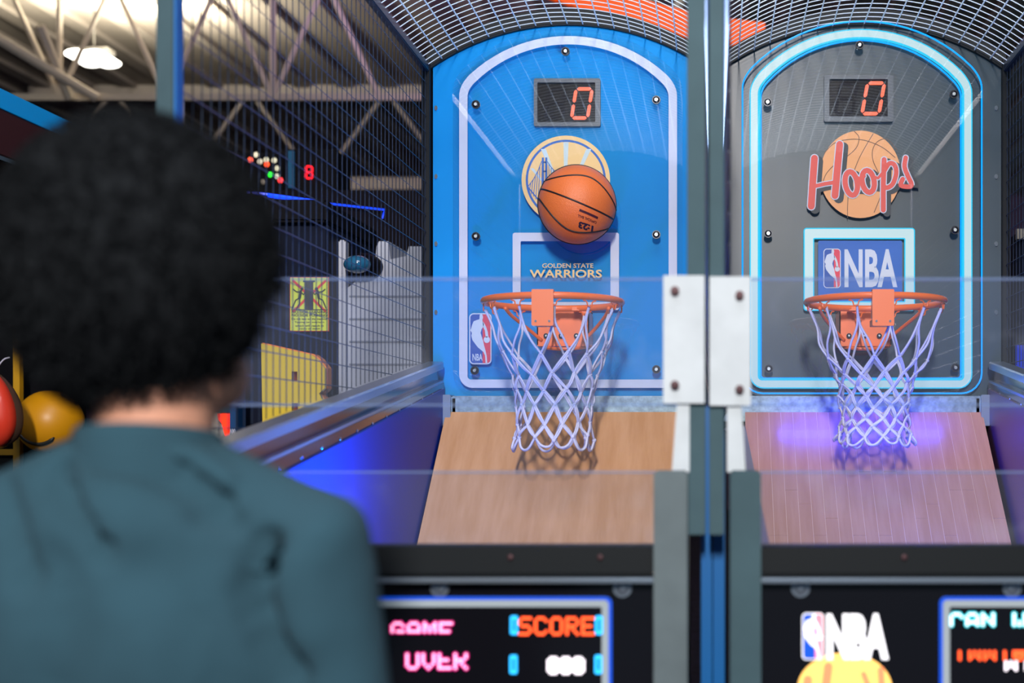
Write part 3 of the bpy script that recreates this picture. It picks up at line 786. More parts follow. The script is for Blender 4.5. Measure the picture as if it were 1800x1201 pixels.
    ga2, gb2 = (lo2[1], lo[0]) if L else (lo[1], lo2[0])
    ga2, gb2 = min(ga2, gb2), max(ga2, gb2)
    G = MB().box(ga2, gb2, 2.375, 2.381, 1.34, 1.481).build('lower_guard', M['guard'], T)
    MB().box(ga2, gb2, 2.3745, 2.3815, 1.479, 1.4825).build('guard_edge', M['guard_edge'], G)
    # --- console
    ba, bb = ga2, gb2
    B1 = MB().box(ba, bb, 2.33, 2.40, 1.301, 1.352).build('console_beam', M['black_steel'], T, bevel=.004)
    for k in (-.50, -.178, .143, .3):
        x = c+k
        if ba < x < bb: MB().sphere((x, 2.328, 1.333), .0055, 8, 6, (1, .5, 1)).build('screw', M['bolt_rust'], B1)
    MB().box(ba, bb, 2.322, 2.345, 1.288, 1.298).build('console_trim', M['rail'], T, bevel=.002)
    CF = MB().box(ba, bb, 2.352, 2.372, .25, 1.30).build('console_front', M['gloss_black'], T)
    for k in (-.358, .015, .337): 
        z = CZ-(1034-VY)*2.352/F; x = c+k*2.352/2.35
        MB().sphere((x, 2.352, z), .014, 14, 8, (1, .45, 1)).prism(ellipse(x, z, .0165, .0165, 18), 2.349, 2.353).build('dome_screw', M['rail'], CF)
    d = 2.350; cpx = VX+c*F/d
    def cx_(p): return P(cpx+p, 0, d).x
    sx0, sx1 = cx_(-113), cx_(318); st = P(0, 1049, d).z; sb = .93
    ring(MB(), rrect(sx0, sx1, sb, st, .012), rrect(sx0+.006, sx1-.006, sb+.006, st-.006, .008), 2.348, 2.3505).build('screen_edge', M['scr_blue'], CF)
    ring(MB(), rrect(sx0+.006, sx1-.006, sb+.006, st-.006, .008), rrect(sx0+.018, sx1-.018, sb+.018, st-.018, .003), 2.347, 2.3505).build('screen_band', M['scr_band'], CF)
    if L:
        dots('GAME', 690, 1096, 4.7, [0, 1, 2, 3], d, M['pink'], CF, halo=M['magenta'])
        dots('OVER', 716, 1151, 4.7, [1, 2, 3, 4, 5, 6], d, M['pink'], CF, halo=M['magenta'])
        dots('SCORE', 914, 1087, 4.6, list(range(7)), d, M['orange_led'], CF)
        dots('000', 964, 1157, 4.4, list(range(7)), d, M['white_led'], CF, adv=5)
        for xa_, ya_ in ((904, 1099), (1053, 1099), (903, 1168), (1052, 1168)):
            p = P(xa_, ya_, d)
            ring(MB(), rrect(p.x-.0065, p.x+.0065, p.z-.0165, p.z+.0165, .003), rrect(p.x-.002, p.x+.002, p.z-.011, p.z+.011, .001), 2.346, 2.3495).build('led_bracket', M['blue_led'], CF)
    else:
        dots('CAN W', 1672, 1080, 4.6, [0, 1, 2, 3, 4], d, M['white_led'], CF, halo=M['teal_led'])
        dots('IWWI', 1678, 1146, 4.4, [3, 4, 5, 6], d, M['orange_led'], CF)
        dots('0', 1782, 1146, 4.4, [3, 4, 5, 6], d, M['orange_led'], CF, adv=5)
        dots('WIN', 1768, 1164, 4.4, [3, 4, 5, 6], d, M['white_led'], CF)
    # backlit logo, the same on both machines
    off = c-.511
    def lp(x, y): p = P(x, y, d); return (p.x+off, p.z)
    x0_, z1_ = lp(1410, 1078); x1_, z0_ = lp(1448, 1160)
    def layc(k): y = 2.3515-.0007*(k+1); return y-.0006, y
    keep = lay; lay = layc
    LG = MB().prism(ellipse(lp(1485, 0)[0], lp(0, 1210)[1], .083, .062, 40), *lay(0)).build('backlit_logo', M['lit_gold'], CF)
    nba_badge(x0_, x1_, z0_, z1_, 1, CF, mats=('lit_blue', 'lit_red', 'lit_white'))
    a = lp(1453, 1160); b = lp(1562, 1079)
    text('NBA', a[0], b[0], a[1], b[1], *lay(1), M['lit_white'], CF, bold=.06)
    mb = MB()
    for ln, w_ in (([(1420, 1195), (1416, 1240)], 16), ([(1456, 1172), (1448, 1235)], 16), ([(1420, 1218), (1452, 1214)], 8), ([(1518, 1185), (1530, 1215)], 10), ([(1548, 1178), (1552, 1240)], 12)):
        mb = MB(); ribbon(mb, [Vector(lp(*p)) for p in ln], w_*d/F, *lay(2)); mb.build('letter_stroke', M['lit_coral'], LG)
    lay = keep
    # --- cabinet body
    for xe, th in ((xo, s*.02), (xi, -s*.018 if L else -.016)):
        a, b = sorted((xe, xe-th)) if xe == xo else ((-.024, -.0035) if L else (-.0015, .020))
        mb = MB()
        if xe == xo:
            v = [(a, 2.45, 0), (a, 4.62, 0), (a, 4.62, rail_z(4.62)-.02), (a, 2.45, rail_z(2.45)-.02), (b, 2.45, 0), (b, 4.62, 0), (b, 4.62, rail_z(4.62)-.02), (b, 2.45, rail_z(2.45)-.02)]
            mb.add(v, [(3,2,1,0), (4,5,6,7), (1,5,4,0), (2,6,5,1), (3,7,6,2), (0,4,7,3)])
            mb.build('cabinet_side', M['cab_black'], T)
        else:
            mb.box(a, b, 2.50, 4.53, 0, 1.60).build('cabinet_side', M['cab_blue'], T)
    MB().box(x0+.03, x1-.03, 2.5, 4.5, 0, .12).build('plinth', M['cab_black'], T)
    MB().box(x0+.06, x1-.06, 4.58, 4.60, .12, 1.59).build('back_board', M['cab_black'], T)
    return T
ML = machine(-1); MR = machine(1)

# ------------------------------------------------------------------ the basketball in flight
bc = P(1014.5, 360, 4.40); BR = .1285
leather = mat('orange_ball_rubber', (232, 118, 56), .42, bump=.35, bscale=260, var=.04, vscale=6)
ball = tag(MB().sphere(bc, BR, 64, 40).build('basketball', leather, smooth=True), 'orange basketball with black seams touching the blue backboard above the hoop', 'basketball')
seam_m = mat('black_seam', (30, 24, 26), .5)
Rb = Matrix.Rotation(math.radians(21.5), 3, 'Y') @ Matrix.Rotation(math.radians(14), 3, 'Z') @ Matrix.Rotation(math.radians(3), 3, 'X')
def sph(th, ph):     # th: longitude with 0 facing the camera, +90 to the right; ph: latitude
    v = Vector((math.sin(th)*math.cos(ph), -math.cos(th)*math.cos(ph), math.sin(ph)))
    return bc+(Rb @ v)*(BR+.0001)
N = 72
def seam(f): MB().tube([sph(*f(2*PI*k/N)) for k in range(N)], .0029, 6, closed=True).build('seam', seam_m, ball, smooth=True)
seam(lambda a: (a, 0))
seam(lambda a: (PI/2 if math.cos(a) > 0 else -PI/2, math.asin(math.sin(a))))
def side(a): return math.radians(14)+math.radians(31)*math.cos(a)**2
seam(lambda a: (a, side(a))); seam(lambda a: (a, -side(a)))
def ball_text(body, px, py, w, h, rot, nm, mm, bold=.01):
    me = text(body, -w/2, w/2, -h/2, h/2, 0, .001, mm, None, nm, bold=bold)
    bm = bmesh.new(); bm.from_mesh(me); bmesh.ops.subdivide_edges(bm, edges=[e for e in bm.edges if e.calc_length() > .01], cuts=2); bm.to_mesh(me); bm.free()
    ctr = P(px, py, 4.28)
    for v in me.vertices:
        x, z = v.co.x*math.cos(rot)-v.co.z*math.sin(rot), v.co.x*math.sin(rot)+v.co.z*math.cos(rot)
        X = ctr.x+x-bc.x; Z = ctr.z+z-bc.z; r2 = BR*BR-X*X-Z*Z
        v.co = bc+Vector((X, -math.sqrt(max(r2, 0))-(.0009 if v.co.y < .0005 else -.0005), Z))
    return link(nm, me, ball)
ink = mat('dark_ink', (70, 26, 34), .5)
ball_text('OFFICIAL BALL', 1031, 383.5, .060, .008, math.radians(180-17), 'lettering', ink, .02)
ball_text('1:23', 1028, 396, .046, .020, math.radians(180-14), 'lettering', mat('navy_ink', (34, 26, 56), .5), .05)
def ball_patch(px, py, w, h, rot, nm, mm):
    mb = MB(); ctr = P(px, py, 4.28); nx = 8; vs = []
    for j in (0, 1):
        for i in range(nx+1):
            a = -w/2+w*i/nx; b = -h/2+h*j; X = ctr.x+a*math.cos(rot)-b*math.sin(rot)-bc.x; Z = ctr.z+a*math.sin(rot)+b*math.cos(rot)-bc.z
            vs.append(bc+Vector((X, -math.sqrt(BR*BR-X*X-Z*Z)-.0007, Z)))
    mb.add(vs, [(i, i+1, nx+2+i, nx+1+i) for i in range(nx)]); mb.build(nm, mm, ball)
ball_patch(1034, 375, .060, .0075, math.radians(-20), 'ink_bar', ink)

# ------------------------------------------------------------------ the person
SK = mat('brown_skin', (208, 152, 126), .6, var=.05, vscale=30)
SHIRT = mat('dark_teal_jersey', (35, 70, 84), .95, var=.08, vscale=14, bump=.25, bscale=500)
HAIR = mat('black_curly_hair', (24, 27, 30), 1.0, spec=.1, bump=.3, bscale=90)
TROUS = mat('charcoal_trousers', (38, 40, 48), .85)
SHOE = mat('white_trainers', (205, 205, 205), .5)
px_, py_ = -.592, 1.38
PT = thing('person', 'person seen from behind with round black afro hair and dark teal long sleeved top', 'person', (px_, py_, 0))
PT.rotation_euler = (0, 0, 0)
def V(x, y, z): return Vector((px_+x, py_+y, z))
def limb(mb, a, b, ra, rb, n=16, flat=1.0, k=8):
    a, b = Vector(a), Vector(b); t = (b-a); L_ = t.length; t.normalize()
    pts = [a.lerp(b, i/k) for i in range(k+1)]
    mb.tube(pts, [ra+(rb-ra)*i/k for i in range(k+1)], n); mb.sphere(a, ra, 14, 10); mb.sphere(b, rb, 14, 10)
def ell(mb, c, sx, sy, sz, rot=None): mb.sphere(c, 1, 24, 16, (sx, sy, sz), rot)
body = MB(); yaw = Matrix.Rotation(math.radians(-22), 3, 'Z')     # face turned a little to the right
hc = V(.0, .03, 1.715)
def HV(x, y, z): return hc+yaw @ Vector((x, y, z))
ell(body, hc, .076, .098, .112, yaw)
ell(body, HV(0, .055, -.055), .055, .055, .062, yaw)      # jaw
ell(body, HV(0, .088, -.085), .024, .02, .018, yaw)       # chin
limb(body, HV(0, .098, .015), HV(0, .118, -.028), .009, .014, 10)   # nose
ell(body, HV(0, .103, -.052), .024, .012, .006, yaw); ell(body, HV(0, .101, -.062), .021, .012, .007, yaw)
ell(body, HV(0, .09, .028), .05, .014, .009, yaw)
for sx in (-1, 1):
    ell(body, HV(sx*.079, -.002, -.018), .009, .02, .032, yaw)
    ell(body, HV(sx*.045, .075, -.02), .02, .02, .018, yaw)
limb(body, V(.002, .012, 1.49), V(.012, .02, 1.64), .054, .066)
ell(body, V(.060, .04, 1.612), .034, .05, .04)
ell(body, V(0, .01, 1.36), .17, .10, .17); ell(body, V(0, .01, 1.15), .14, .09, .2); ell(body, V(0, .01, .97), .155, .105, .13)
arms = []
for sx in (-1, 1):
    sh = V(sx*.185, 0, 1.425); el = V(sx*.235, -.01, 1.13); wr = V(sx*.18, .235, 1.22)
    limb(body, sh, el, .045, .036); limb(body, el, wr, .036, .024)
    limb(body, V(sx*.06, .01, 1.46), sh, .04, .042)
    # hand: palm, four fingers, thumb, gently curled and facing each other
    hd = (wr-el).normalized(); inw = Vector((-sx, 0, 0)); upv = hd.cross(inw)*(-sx); upv.normalize()
    pc = wr+hd*.05
    rotm = Matrix((inw, hd, upv)).transposed()
    ell(body, pc, .014, .048, .040, rotm)
    for i, (o_, ln) in enumerate(((.028, .070), (.010, .078), (-.009, .072), (-.027, .058))):
        b0 = pc+hd*.035+upv*o_; b1 = b0+hd*ln*.5+inw*.006; b2 = b1+hd*ln*.28+inw*.018; b3 = b2+hd*ln*.10+inw*.020
        body.tube([b0-hd*.02, b0, b1, b2, b3], [.009, .0088, .0082, .0075, .0062], 8); body.sphere(b3, .0062, 8, 6)
    t0 = pc-hd*.02+upv*.03; t1 = t0+upv*.025+hd*.02+inw*.012; t2 = t1+hd*.03+upv*.008+inw*.010
    body.tube([pc-hd*.02, t0, t1, t2], [.013, .012, .010, .008], 8); body.sphere(t2, .008, 8, 6)
    hp = V(sx*.095, 0, .92); kn = V(sx*.11, .02, .50); an = V(sx*.12, -.02, .09)
    limb(body, hp, kn, .082, .055); limb(body, kn, an, .052, .036)
    limb(body, an+Vector((0, -.02, -.045)), an+Vector((sx*.01, .14, -.055)), .034, .028)
ob = body.build('tmp', SK); BO = baked(ob, 'body', PT, SK, .0062, 5)
for sx in (-1, 1):
    e = MB(); e.sphere(HV(sx*.031, .088, .008), .0115, 12, 8); eo = e.build('eye', mat('eye_white', (225, 220, 215), .2), PT, smooth=True)
    e = MB(); e.sphere(HV(sx*.031, .0975, .008), .005, 10, 8, (1, .5, 1)); e.build('iris', mat('brown_iris', (50, 30, 22), .2), eo, smooth=True)
    e = MB(); e.tube(smoothpts([HV(sx*.014, .099, .030), HV(sx*.03, .098, .036), HV(sx*.048, .086, .030)], 4), .0032, 6); e.build('eyebrow', HAIR, PT)
# top
sh_ = MB()
ell(sh_, V(0, .01, 1.35), .195, .125, .19); ell(sh_, V(0, .015, 1.14), .175, .12, .24)
ell(sh_, V(0, -.005, 1.44), .15, .10, .085)
limb(sh_, V(0, 0, 1.44), V(.0, .006, 1.488), .110, .074, 20)
for sx in (-1, 1):
    limb(sh_, V(sx*.05, 0, 1.485), V(sx*.168, 0, 1.425), .066, .070)
    limb(sh_, V(sx*.175, 0, 1.405), V(sx*.222, -.01, 1.13), .068, .056); limb(sh_, V(sx*.228, -.01, 1.13), V(sx*.183, .22, 1.215), .055, .036)
limb(sh_, V(0, .01, 1.0), V(0, .01, .93), .1, .1); ell(sh_, V(0, .01, .98), .18, .125, .10)
ob = sh_.build('tmp', SHIRT); SH = baked(ob, 'shirt', PT, SHIRT, .0095, 14)
# folds in the cloth: grooves and ridges pressed into the back of the top
def gro(x, z, pts, w, dep):
    best = 9
    for a, b in zip(pts[:-1], pts[1:]):
        ax, az = a; bx_, bz_ = b; L2 = (bx_-ax)**2+(bz_-az)**2
        t = max(0, min(1, ((x-ax)*(bx_-ax)+(z-az)*(bz_-az))/L2)); q = math.hypot(x-ax-t*(bx_-ax), z-az-t*(bz_-az)); best = min(best, q)
    return -dep*math.exp(-(best/w)**2)
def sp(*l): return [((x-VX)/1760, CZ-(y-VY)/1760) for x, y in l]
folds = [(sp((110, 830), (160, 900), (215, 965)), .011, .016), (sp((190, 800), (260, 812), (330, 845), (390, 885)), .012, .014), (sp((250, 790), (330, 800), (400, 850)), .008, -.008),
         (sp((480, 960), (455, 1040), (480, 1120), (520, 1190)), .014, .018), (sp((0, 860), (50, 930), (80, 1010)), .012, .012), (sp((370, 905), (420, 918)), .010, .010),
         (sp((300, 1000), (360, 1080), (380, 1190)), .03, .008), (sp((140, 1000), (170, 1100), (150, 1200)), .03, .010), (sp((560, 930), (530, 1010), (545, 1100)), .03, -.008)]
me = SH.data
for v in me.vertices:
    if v.co.y < py_+.03:
        n = v.normal.copy()
        dd = 1.4*sum(gro(v.co.x, v.co.z, p, w_, dp) for p, w_, dp in folds)
        v.co += n*dd
mb = MB(); vs = []; fs = []; prof_c = [(.085, 1.500), (.079, 1.520), (.0745, 1.538), (.0735, 1.548), (.0705, 1.5515), (.068, 1.546), (.069, 1.52)]
for i in range(48):
    a = 2*PI*i/48
    for r_, z_ in prof_c: vs.append(V(.004+r_*math.cos(a), .008+r_*.92*math.sin(a), z_-.010*math.sin(a)*(z_ > 1.51)))
for i in range(48):
    for j in range(len(prof_c)-1): i2 = (i+1) % 48; q = len(prof_c); fs.append((i*q+j, i2*q+j, i2*q+j+1, i*q+j+1))
mb.add(vs, fs).build('collar', SHIRT, PT, smooth=True)
# hair: a dense curly ball
hr = MB(); nu, nv = 96, 64; hcen = Vector(((237-VX)*1.385/F, py_+.01, 1.7245)); rnd = random.Random(11)
from mathutils import noise
hr.sphere(hcen, 1, nu, nv, (.134, .135, .151)); hv = []
for v in hr.v:
    q = Vector(v)-hcen; r = 1+.035*noise.noise(q*22)+.035*noise.noise(q*60)+.02*noise.noise(q*140)
    if q.z < -.07: r *= 1-.03*((-q.z-.07)/.07)
    nq = q*r
    if q.z < -.02 and q.y > .02: nq.y *= max(.25, 1-(q.y)*6)       # keep the face clear
    hv.append(tuple(hcen+nq))
hr.v = hv
HO = hr.build('hair', HAIR, PT, smooth=True)
cu = MB()
for i in range(5200):
    z = rnd.uniform(-.95, 1); a = rnd.uniform(0, 2*PI); s_ = math.sqrt(1-z*z); q = Vector((s_*math.cos(a), s_*math.sin(a), z))
    if q.z < -.15 and q.y > .1: continue
    r = .97; p0 = hcen+Vector((q.x*.134, q.y*.135, q.z*.151))*r
    t = q.orthogonal().normalized(); t = Matrix.Rotation(rnd.uniform(0, 6.28), 3, q) @ t; w_ = q.cross(t)
    pts = [p0+q*(.0045*k)+t*.004*math.cos(k*1.9)+w_*.004*math.sin(k*1.9) for k in range(5)]
    cu.tube(pts, [.0011, .001, .001, .0009, .0006], 3, cap=False)
cu.build('hair_curls', HAIR, PT, stuff=True)
tr = MB()
ell(tr, V(0, .01, .96), .175, .125, .11)
for sx in (-1, 1):
    limb(tr, V(sx*.09, 0, .9), V(sx*.108, .02, .5), .095, .07); limb(tr, V(sx*.108, .02, .5), V(sx*.12, -.02, .11), .068, .055)
ob = tr.build('tmp', TROUS); baked(ob, 'trousers', PT, TROUS, .011, 6)
for sx in (-1, 1):
    s1 = MB(); an = V(sx*.12, -.02, .09)
    limb(s1, an+Vector((0, -.03, -.035)), an+Vector((sx*.012, .16, -.046)), .05, .042); ob = s1.build('tmp', SHOE)
    for v in ob.data.vertices: v.co.z = max(v.co.z, 0.001)
    so = baked(ob, 'shoe', PT, SHOE, .008, 3)
zmin = min(v.co.z for o in PT.children if o.name.startswith('shoe') for v in o.data.vertices)

# ------------------------------------------------------------------ things beyond the cage
navy = mat('navy_cabinet', (17, 23, 42), .6, spec=.1)
pit = mat('black_cabinet', (10, 9, 15), .6, spec=.1)
ltgrey = mat('pale_grey_cabinet', (196, 200, 212), .5, emit=None)
neon = mat('blue_neon', (20, 60, 255), .3, emit=(20, 70, 255), estr=1.6)
def pbox(mb, a, b, d0, d1, zlo=None):
    p = P(a[0], a[1], d0); q = P(b[0], b[1], d0); return mb.box(p.x, q.x, d0, d1, q.z if zlo is None else zlo, p.z)
# dark cabinet carrying the warning sign
t = thing('arcade_cabinet', 'dark navy arcade cabinet with a yellow warning sign on its side', 'arcade cabinet', (P(510, 0, 5.25).x, 5.6, 0))
pbox(MB(), (405, 392), (577, 0), 5.25, 6.0, 0).build('cabinet_body', navy, t, bevel=.01)
MB().tube([P(400, 335, 5.2), P(470, 342, 5.24), P(572, 356, 5.24)], .006, 6).build('neon_tube', neon, t)
mb = MB(); pbox(mb, (400, 350), (573, 390), 5.2, 6.0); mb.build('canopy', pit, t, bevel=.01)
yel = mat('yellow_sign', (214, 226, 70), .5); redp = mat('sign_red', (226, 62, 40), .5); blk = mat('sign_black', (26, 28, 24), .5)
gx = t
def sgn(x, y): p = P(x, y, 5.24); return (p.x, p.z)
u5 = 5.24/F
x0_, z1_ = sgn(509.5, 487.5); x1_, z0_ = sgn(577.5, 582.5)
SG = MB().box(x0_, x1_, 5.241, 5.25, z0_, z1_).build('warning_sign', redp, gx)
MB().box(x0_+u5, x1_-u5, 5.2395, 5.241, z0_+u5, z1_-u5).build('sign_face', yel, SG)
mb = MB()
for a, b in (((516, 494), (572, 547)), ((572, 494), (516, 547))): ribbon(mb, [Vector(sgn(*a)), Vector(sgn(*b))], 4.5*u5, 5.2385, 5.2395)
mb.build('red_cross', redp, SG)
mb = MB()
mb.prism([sgn(536, 496), sgn(551, 496), sgn(551, 544), sgn(536, 544)], 5.2375, 5.2385); mb.prism([sgn(533, 493), sgn(554, 493), sgn(554, 496), sgn(533, 496)], 5.2375, 5.2385)
mb.prism([sgn(512, 544), sgn(576, 544), sgn(576, 545.5), sgn(512, 545.5)], 5.2375, 5.2385)
for sx, ox in ((1, 0), (-1, 1087.5)):
    def g_(x, y): return Vector(sgn(ox+sx*x if ox else x, y))
    mb.prism([tuple(p) for p in [g_(531, 508)+Vector((math.cos(a), math.sin(a)))*2.8*u5 for a in [2*PI*k/12 for k in range(12)]]], 5.2375, 5.2385)
    ribbon(mb, [g_(529, 512), g_(527, 524)], 4.5*u5, 5.2375, 5.2385)
    for ln in ([(528, 513), (534, 518), (537, 514)], [(528, 514), (521, 513), (516, 509)], [(527, 524), (520, 528), (514, 542)], [(527, 524), (527, 534), (522, 543)]):
        ribbon(mb, [g_(*p) for p in ln], 2.2*u5, 5.2375, 5.2385)
mb.build('pictogram', blk, SG)
def stext(s, xa, xb, ya, yb, bold=.01):
    a = sgn(xa, yb); b = sgn(xb, ya); text(s, a[0], b[0], a[1], b[1], 5.2375, 5.2385, blk, SG, bold=bold)
stext('NO SIDE LEANING', 513, 575.5, 546.5, 551, .02); stext('NO SIDE PUSHING', 513, 575.5, 552, 556.5, .02)
stext('Do not lean on the machine', 513, 575, 559, 562.5); stext('Tipping can overturn', 518, 570, 565, 568.5)
stext('which will result in', 519, 569, 571, 574.5); stext('injury or death', 526, 563, 576.5, 580)
# yellow cut-out B
d5 = 5.0
def yb(x, y): p = P(x, y, d5); return (p.x, p.z)
def k7(x, y): return yb(360+x/5.458, 580+y/5.458)
outline = [k7(540, 130), k7(1025, 240), k7(1080, 280), k7(1150, 370), k7(1150, 560), k7(1095, 610), k7(1140, 690), k7(1140, 860), k7(1040, 1010), k7(555, 1010)]
holes = [[k7(835, 400), k7(888, 400), k7(888, 490), k7(835, 490)], [k7(835, 705), k7(895, 705), k7(895, 780), k7(835, 780)]]
YB = thing('letter_cutout', 'large yellow letter B with orange edges behind the wire mesh', 'sign', (yb(515, 0)[0], d5, 0))
MB().prism(outline, d5, d5+.03, holes).build('yellow_face', mat('yellow_gloss', (226, 196, 66), .22, coat=.5), YB)
cxy = (sum(p[0] for p in outline)/10, sum(p[1] for p in outline)/10)
ex = [(cxy[0]+(p[0]-cxy[0])*1.03, cxy[1]+(p[1]-cxy[1])*1.03) for p in outline]
hl = [[((sum(q[0] for q in h)/4)+(p[0]-sum(q[0] for q in h)/4)*1.0, (sum(q[1] for q in h)/4)+(p[1]-sum(q[1] for q in h)/4)*1.0) for p in h] for h in holes]
MB().prism(ex, d5+.03, d5+.09, hl).build('orange_edge', mat('orange_edge_paint', (232, 128, 56), .4), YB)
MB().box(yb(500, 0)[0]-.02, yb(500, 0)[0]+.02, d5+.05, d5+.09, 0, yb(0, 760)[1]).build('stand_pole', pit, YB)
# pale grey cabinet behind the mesh
t = thing('arcade_cabinet', 'pale grey stepped arcade cabinet seen through the mesh left of the blue board', 'arcade cabinet', (P(675, 0, 5.4).x, 5.8, 0))
def gp(*l): return [(P(x, y, 5.4).x, P(x, y, 5.4).z) for x, y in l]
fl = P(0, 0, 5.4); z0g = 0
prof_ = [(609, 505), (628, 490), (655, 478), (660, 432), (664, 423), (681, 423), (684, 455), (712, 449), (717, 432), (746, 432), (748, 470)]
pts = gp(*prof_); pts = pts+[(pts[-1][0], 0), (pts[0][0], 0)]
MB().prism(pts, 5.42, 5.95).build('cabinet_body', ltgrey, t)
pts = gp((597, 423), (609, 423)); MB().box(pts[0][0], pts[1][0], 5.38, 5.44, 0, pts[0][1]).build('corner_post', ltgrey, t, bevel=.006)
mb = MB()
for yy in (520, 560, 600, 640): p = gp((612, yy), (746, yy-6)); mb.box(p[0][0], p[1][0], 5.414, 5.42, p[0][1]-.003, p[0][1]+.003)
mb.build('panel_grooves', mat('groove_grey', (150, 155, 168), .6), t)
p = P(640, 468, 5.40); MB().sphere(p, 1, 24, 14, (.075, .09, .052)).build('pod_shell', pit, t, smooth=True)
p = P(628, 465, 5.33); MB().sphere(p, 1, 20, 12, (.055, .05, .036)).build('blue_lens', mat('blue_lens', (40, 110, 150), .12, coat=1), t, smooth=True)
# black backdrop cabinets
t = thing('game_housing', 'long black game housing behind the pale grey cabinet', 'game housing', (P(600, 0, 6.6).x, 6.8, 0))
mb = MB(); p = P(380, 333, 6.6); q = P(765, 0, 6.6); mb.box(p.x, q.x, 6.6, 7.2, 0, p.z); mb.build('housing_body', mat('black_plum_cabinet', (16, 12, 20), .7, spec=.1), t, bevel=.02)
MB().tube([P(470, 346, 6.55), P(676, 369, 6.55), P(672, 384, 6.55)], .004, 5).build('neon_line', neon, t)
t = thing('scoreboard', 'dark scoreboard box with a red lit figure eight', 'scoreboard', tuple(P(545, 320, 7.6)))
mb = MB(); p = P(500, 262, 7.6); q = P(592, 332, 7.6); mb.box(p.x, q.x, 7.6, 7.9, 0, p.z); mb.build('scoreboard_case', pit, t, bevel=.01)
p = P(543, 303, 7.58); seg_digit(p.x, p.z, .042, .075, 7.575, 7.59, .0, t, 'abcdefg', mat('red_segment', (255, 20, 30), .4, emit=(255, 20, 34), estr=2))
p = P(506, 265, 7.58); q = P(516, 330, 7.58); MB().box(p.x, q.x, 7.58, 7.61, q.z, p.z).build('teal_trim', mat('teal_trim', (0, 70, 100), .4, emit=(0, 60, 95), estr=.5), t)
t = thing('prize_display', 'lit prize display of small round lamps, some red and one green', 'display', tuple(P(465, 300, 7.8)))
mb = MB(); p = P(400, 268, 7.8); q = P(497, 335, 7.8); mb.box(p.x, q.x, 7.8, 8.0, 0, p.z); mb.build('display_case', pit, t, bevel=.01)
for x, y, col, e in ((440, 281, (250, 90, 60), 1.4), (450, 272, (230, 220, 190), .8), (468, 281, (225, 220, 190), .7), (482, 282, (225, 220, 190), .7), (469, 289, (255, 80, 30), 1.4), (475, 307, (40, 235, 50), 1.6),
                     (487, 296, (215, 210, 180), .6), (493, 317, (255, 60, 60), 1.6), (487, 310, (215, 210, 190), .6), (457, 284, (225, 215, 190), .6), (462, 320, (120, 110, 100), .4)):
    p = P(x, y, 7.79); MB().sphere(p, .016, 10, 8, (1, .5, 1)).build('round_lamp', mat('round_lamp', col, .4, emit=col, estr=e), t)
# blue cabinet with numbers and a red bucket-shaped lamp, next to the person's neck
t = thing('target_stand', 'narrow blue stand with white numbers and a red glowing lamp, beside the neck', 'game stand', (P(400, 0, 5.1).x, 5.1, 0))
p = P(404, 662, 5.0); q = P(415, 800, 5.0); MB().box(p.x, q.x, 5.0, 5.1, 0, p.z).build('blue_post', mat('blue_post_paint', (10, 62, 112), .4), t)
for yy in (695, 758):
    a = P(405, yy+5, 5); b = P(414, yy-4, 5); text('100', a.x, b.x, a.z, b.z, 4.996, 5.0, mat('white_number', (220, 220, 235), .5), t)
p = P(385, 692, 5.02); q = P(404, 725, 5.02); MB().box(p.x, q.x, 5.02, 5.12, q.z, p.z).build('teal_box', mat('teal_box_paint', (14, 66, 84), .4), t)
p = P(370, 725, 5.04); q = P(404, 800, 5.04); MB().box(p.x, q.x, 5.04, 5.12, 0, p.z).build('grey_body', mat('pale_green_grey', (150, 158, 150), .5), t)
MB().prism([(P(x, y, 5.03).x, P(x, y, 5.03).z) for x, y in ((385, 727), (404, 727), (404, 775), (400, 772), (393, 745), (387, 738))], 5.01, 5.04).build('red_lamp', mat('red_lamp', (255, 50, 20), .3, emit=(255, 52, 22), estr=1.3), t)
mb = MB(); rr = random.Random(4)
for k in range(9): x = 386+k*2; mb.tube([P(x, 692, 5.06), P(x+rr.uniform(-4, 4), 668+rr.uniform(-4, 6), 5.06)], .004, 5)
mb.build('bristles', mat('straw_bristle', (200, 190, 150), .6), t)
# boxing game at far left
t = thing('boxing_machine', 'boxing arcade machine with blue stripe canopy and yellow frame at left edge', 'arcade machine', (-3.05, 5.0, 0))
X = -2.6
MB().box(-3.6, X, 3.6, 5.5, 2.56, 2.79).build('canopy', mat('maroon_canopy', (62, 26, 30), .5), t, bevel=.01)
MB().box(-3.62, X+.006, 3.6, 5.5, 2.735, 2.805).build('canopy_stripe', mat('cyan_stripe', (0, 134, 196), .4, emit=(0, 120, 190), estr=.35), t)
MB().box(X-.01, X+.008, 3.6, 5.5, 2.545, 2.56).build('canopy_trim', M['chrome'], t)
MB().box(-3.6, X-.02, 5.50, 5.56, 0, 2.56).build('back_wall', pit, t)
yf = mat('yellow_frame_paint', (196, 146, 20), .4)
p = P(31, 640, 5.35); MB().box(p.x-.013, p.x+.013, 5.34, 5.37, 0, 2.0).build('frame_post', yf, t)
p = P(0, 795, 5.35); MB().box(-3.3, P(31, 0, 5.35).x, 5.345, 5.365, p.z-.012, p.z+.012).build('frame_rail', yf, t)
p = P(0, 815, 5.4); MB().box(-3.3, P(30, 0, 5.4).x, 5.40, 5.42, p.z-.05, p.z+.02).build('frame_panel', mat('dark_olive', (50, 40, 16), .5), t)
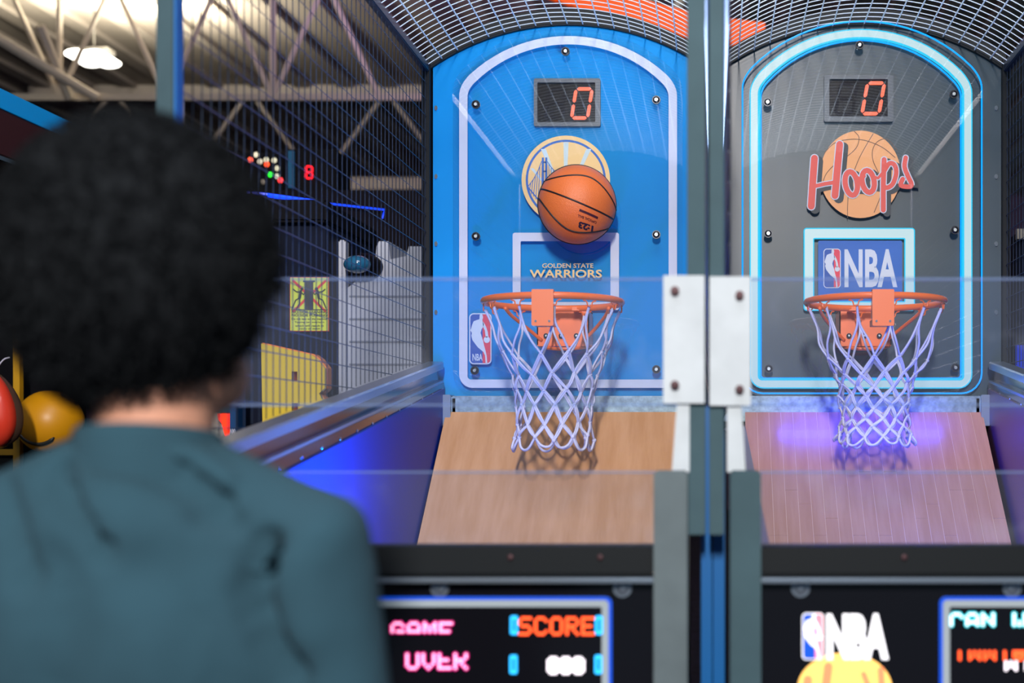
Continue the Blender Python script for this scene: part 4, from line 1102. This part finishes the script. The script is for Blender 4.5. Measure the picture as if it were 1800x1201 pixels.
# striped punch ball
t = thing('punch_ball', 'red and brown striped leather punch ball hanging at the left edge', 'punch ball', tuple(P(-18, 720, 5.0)))
ct = P(-18, 722, 5.0); redl = mat('red_leather', (226, 62, 40), .35, coat=.3); brl = mat('brown_leather', (84, 62, 50), .35, coat=.3)
def gore(a0, a1, m, nm):
    mb = MB(); nvv = 16; nn = 4; vs = []; fs = []
    for j in range(nvv+1):
        b = PI*j/nvv; z = math.cos(b)*.148; r = math.sin(b)*.115*(1-.25*math.cos(b))
        for i in range(nn+1):
            a = a0+(a1-a0)*i/nn; q = .9+.1*math.sin(PI*i/nn); vs.append(ct+Vector((r*q*math.cos(a), r*q*math.sin(a), z)))
    for j in range(nvv):
        for i in range(nn): fs.append((j*(nn+1)+i, (j+1)*(nn+1)+i, (j+1)*(nn+1)+i+1, j*(nn+1)+i+1))
    mb.add(vs, fs); mb.build(nm, m, t, smooth=True)
for k in range(8): gore(2*PI*k/8-.1, 2*PI*(k+1)/8-.1, redl if k % 2 else brl, 'leather_gore')
MB().tube([ct+Vector((0, 0, .14)), ct+Vector((0, 0, .25)), Vector((ct.x, ct.y, 2.56))], .006, 6).build('hanging_cord', M['chrome'], t)
mb = MB()
mb.tube(smoothpts([ct+Vector((.02, 0, .15)), ct+Vector((.05, 0, .19)), ct+Vector((.075, 0, .20))], 4), .003, 5)
mb.build('lace', M['cord'], t)
# yellow smiley ball
t = thing('smiley_ball', 'big yellow ball with a black smile behind the person\'s left shoulder', 'ball', tuple(P(86, 745, 5.36)))
ct = P(88, 742, 5.36); MB().sphere(ct, .128, 32, 20).build('yellow_shell', mat('amber_shell', (214, 148, 14), .4), t, smooth=True)
pts = []
for k in range(14):
    a = math.radians(205+k*8.5); v = Vector((.088*math.cos(a), 0, .088*math.sin(a))); v.y = -math.sqrt(.128**2-v.x**2-v.z**2); pts.append(ct+v)
MB().tube(pts, [.003]+[.008]*12+[.003], 6).build('smile', blk, t, smooth=True)
MB().tube([ct+Vector((0, 0, -.125)), Vector((ct.x, ct.y, 0))], .03, 10).build('ball_stand', pit, t)
# neighbour beyond the right cage
t = thing('arcade_cabinet', 'dark arcade cabinet with blue lit trim beyond the right cage wall', 'arcade cabinet', (1.9, 5.6, 0))
MB().box(1.2, 2.6, 5.3, 6.1, 0, 2.35).build('cabinet_body', navy, t, bevel=.01)
MB().box(1.2, 2.6, 5.28, 5.30, 1.55, 1.9).build('lit_panel', mat('blue_lit_panel', (0, 40, 150), .3, emit=(0, 40, 190), estr=.6), t)
MB().box(1.2, 2.6, 5.27, 5.30, 2.32, 2.36).build('top_trim', truss_m, t)
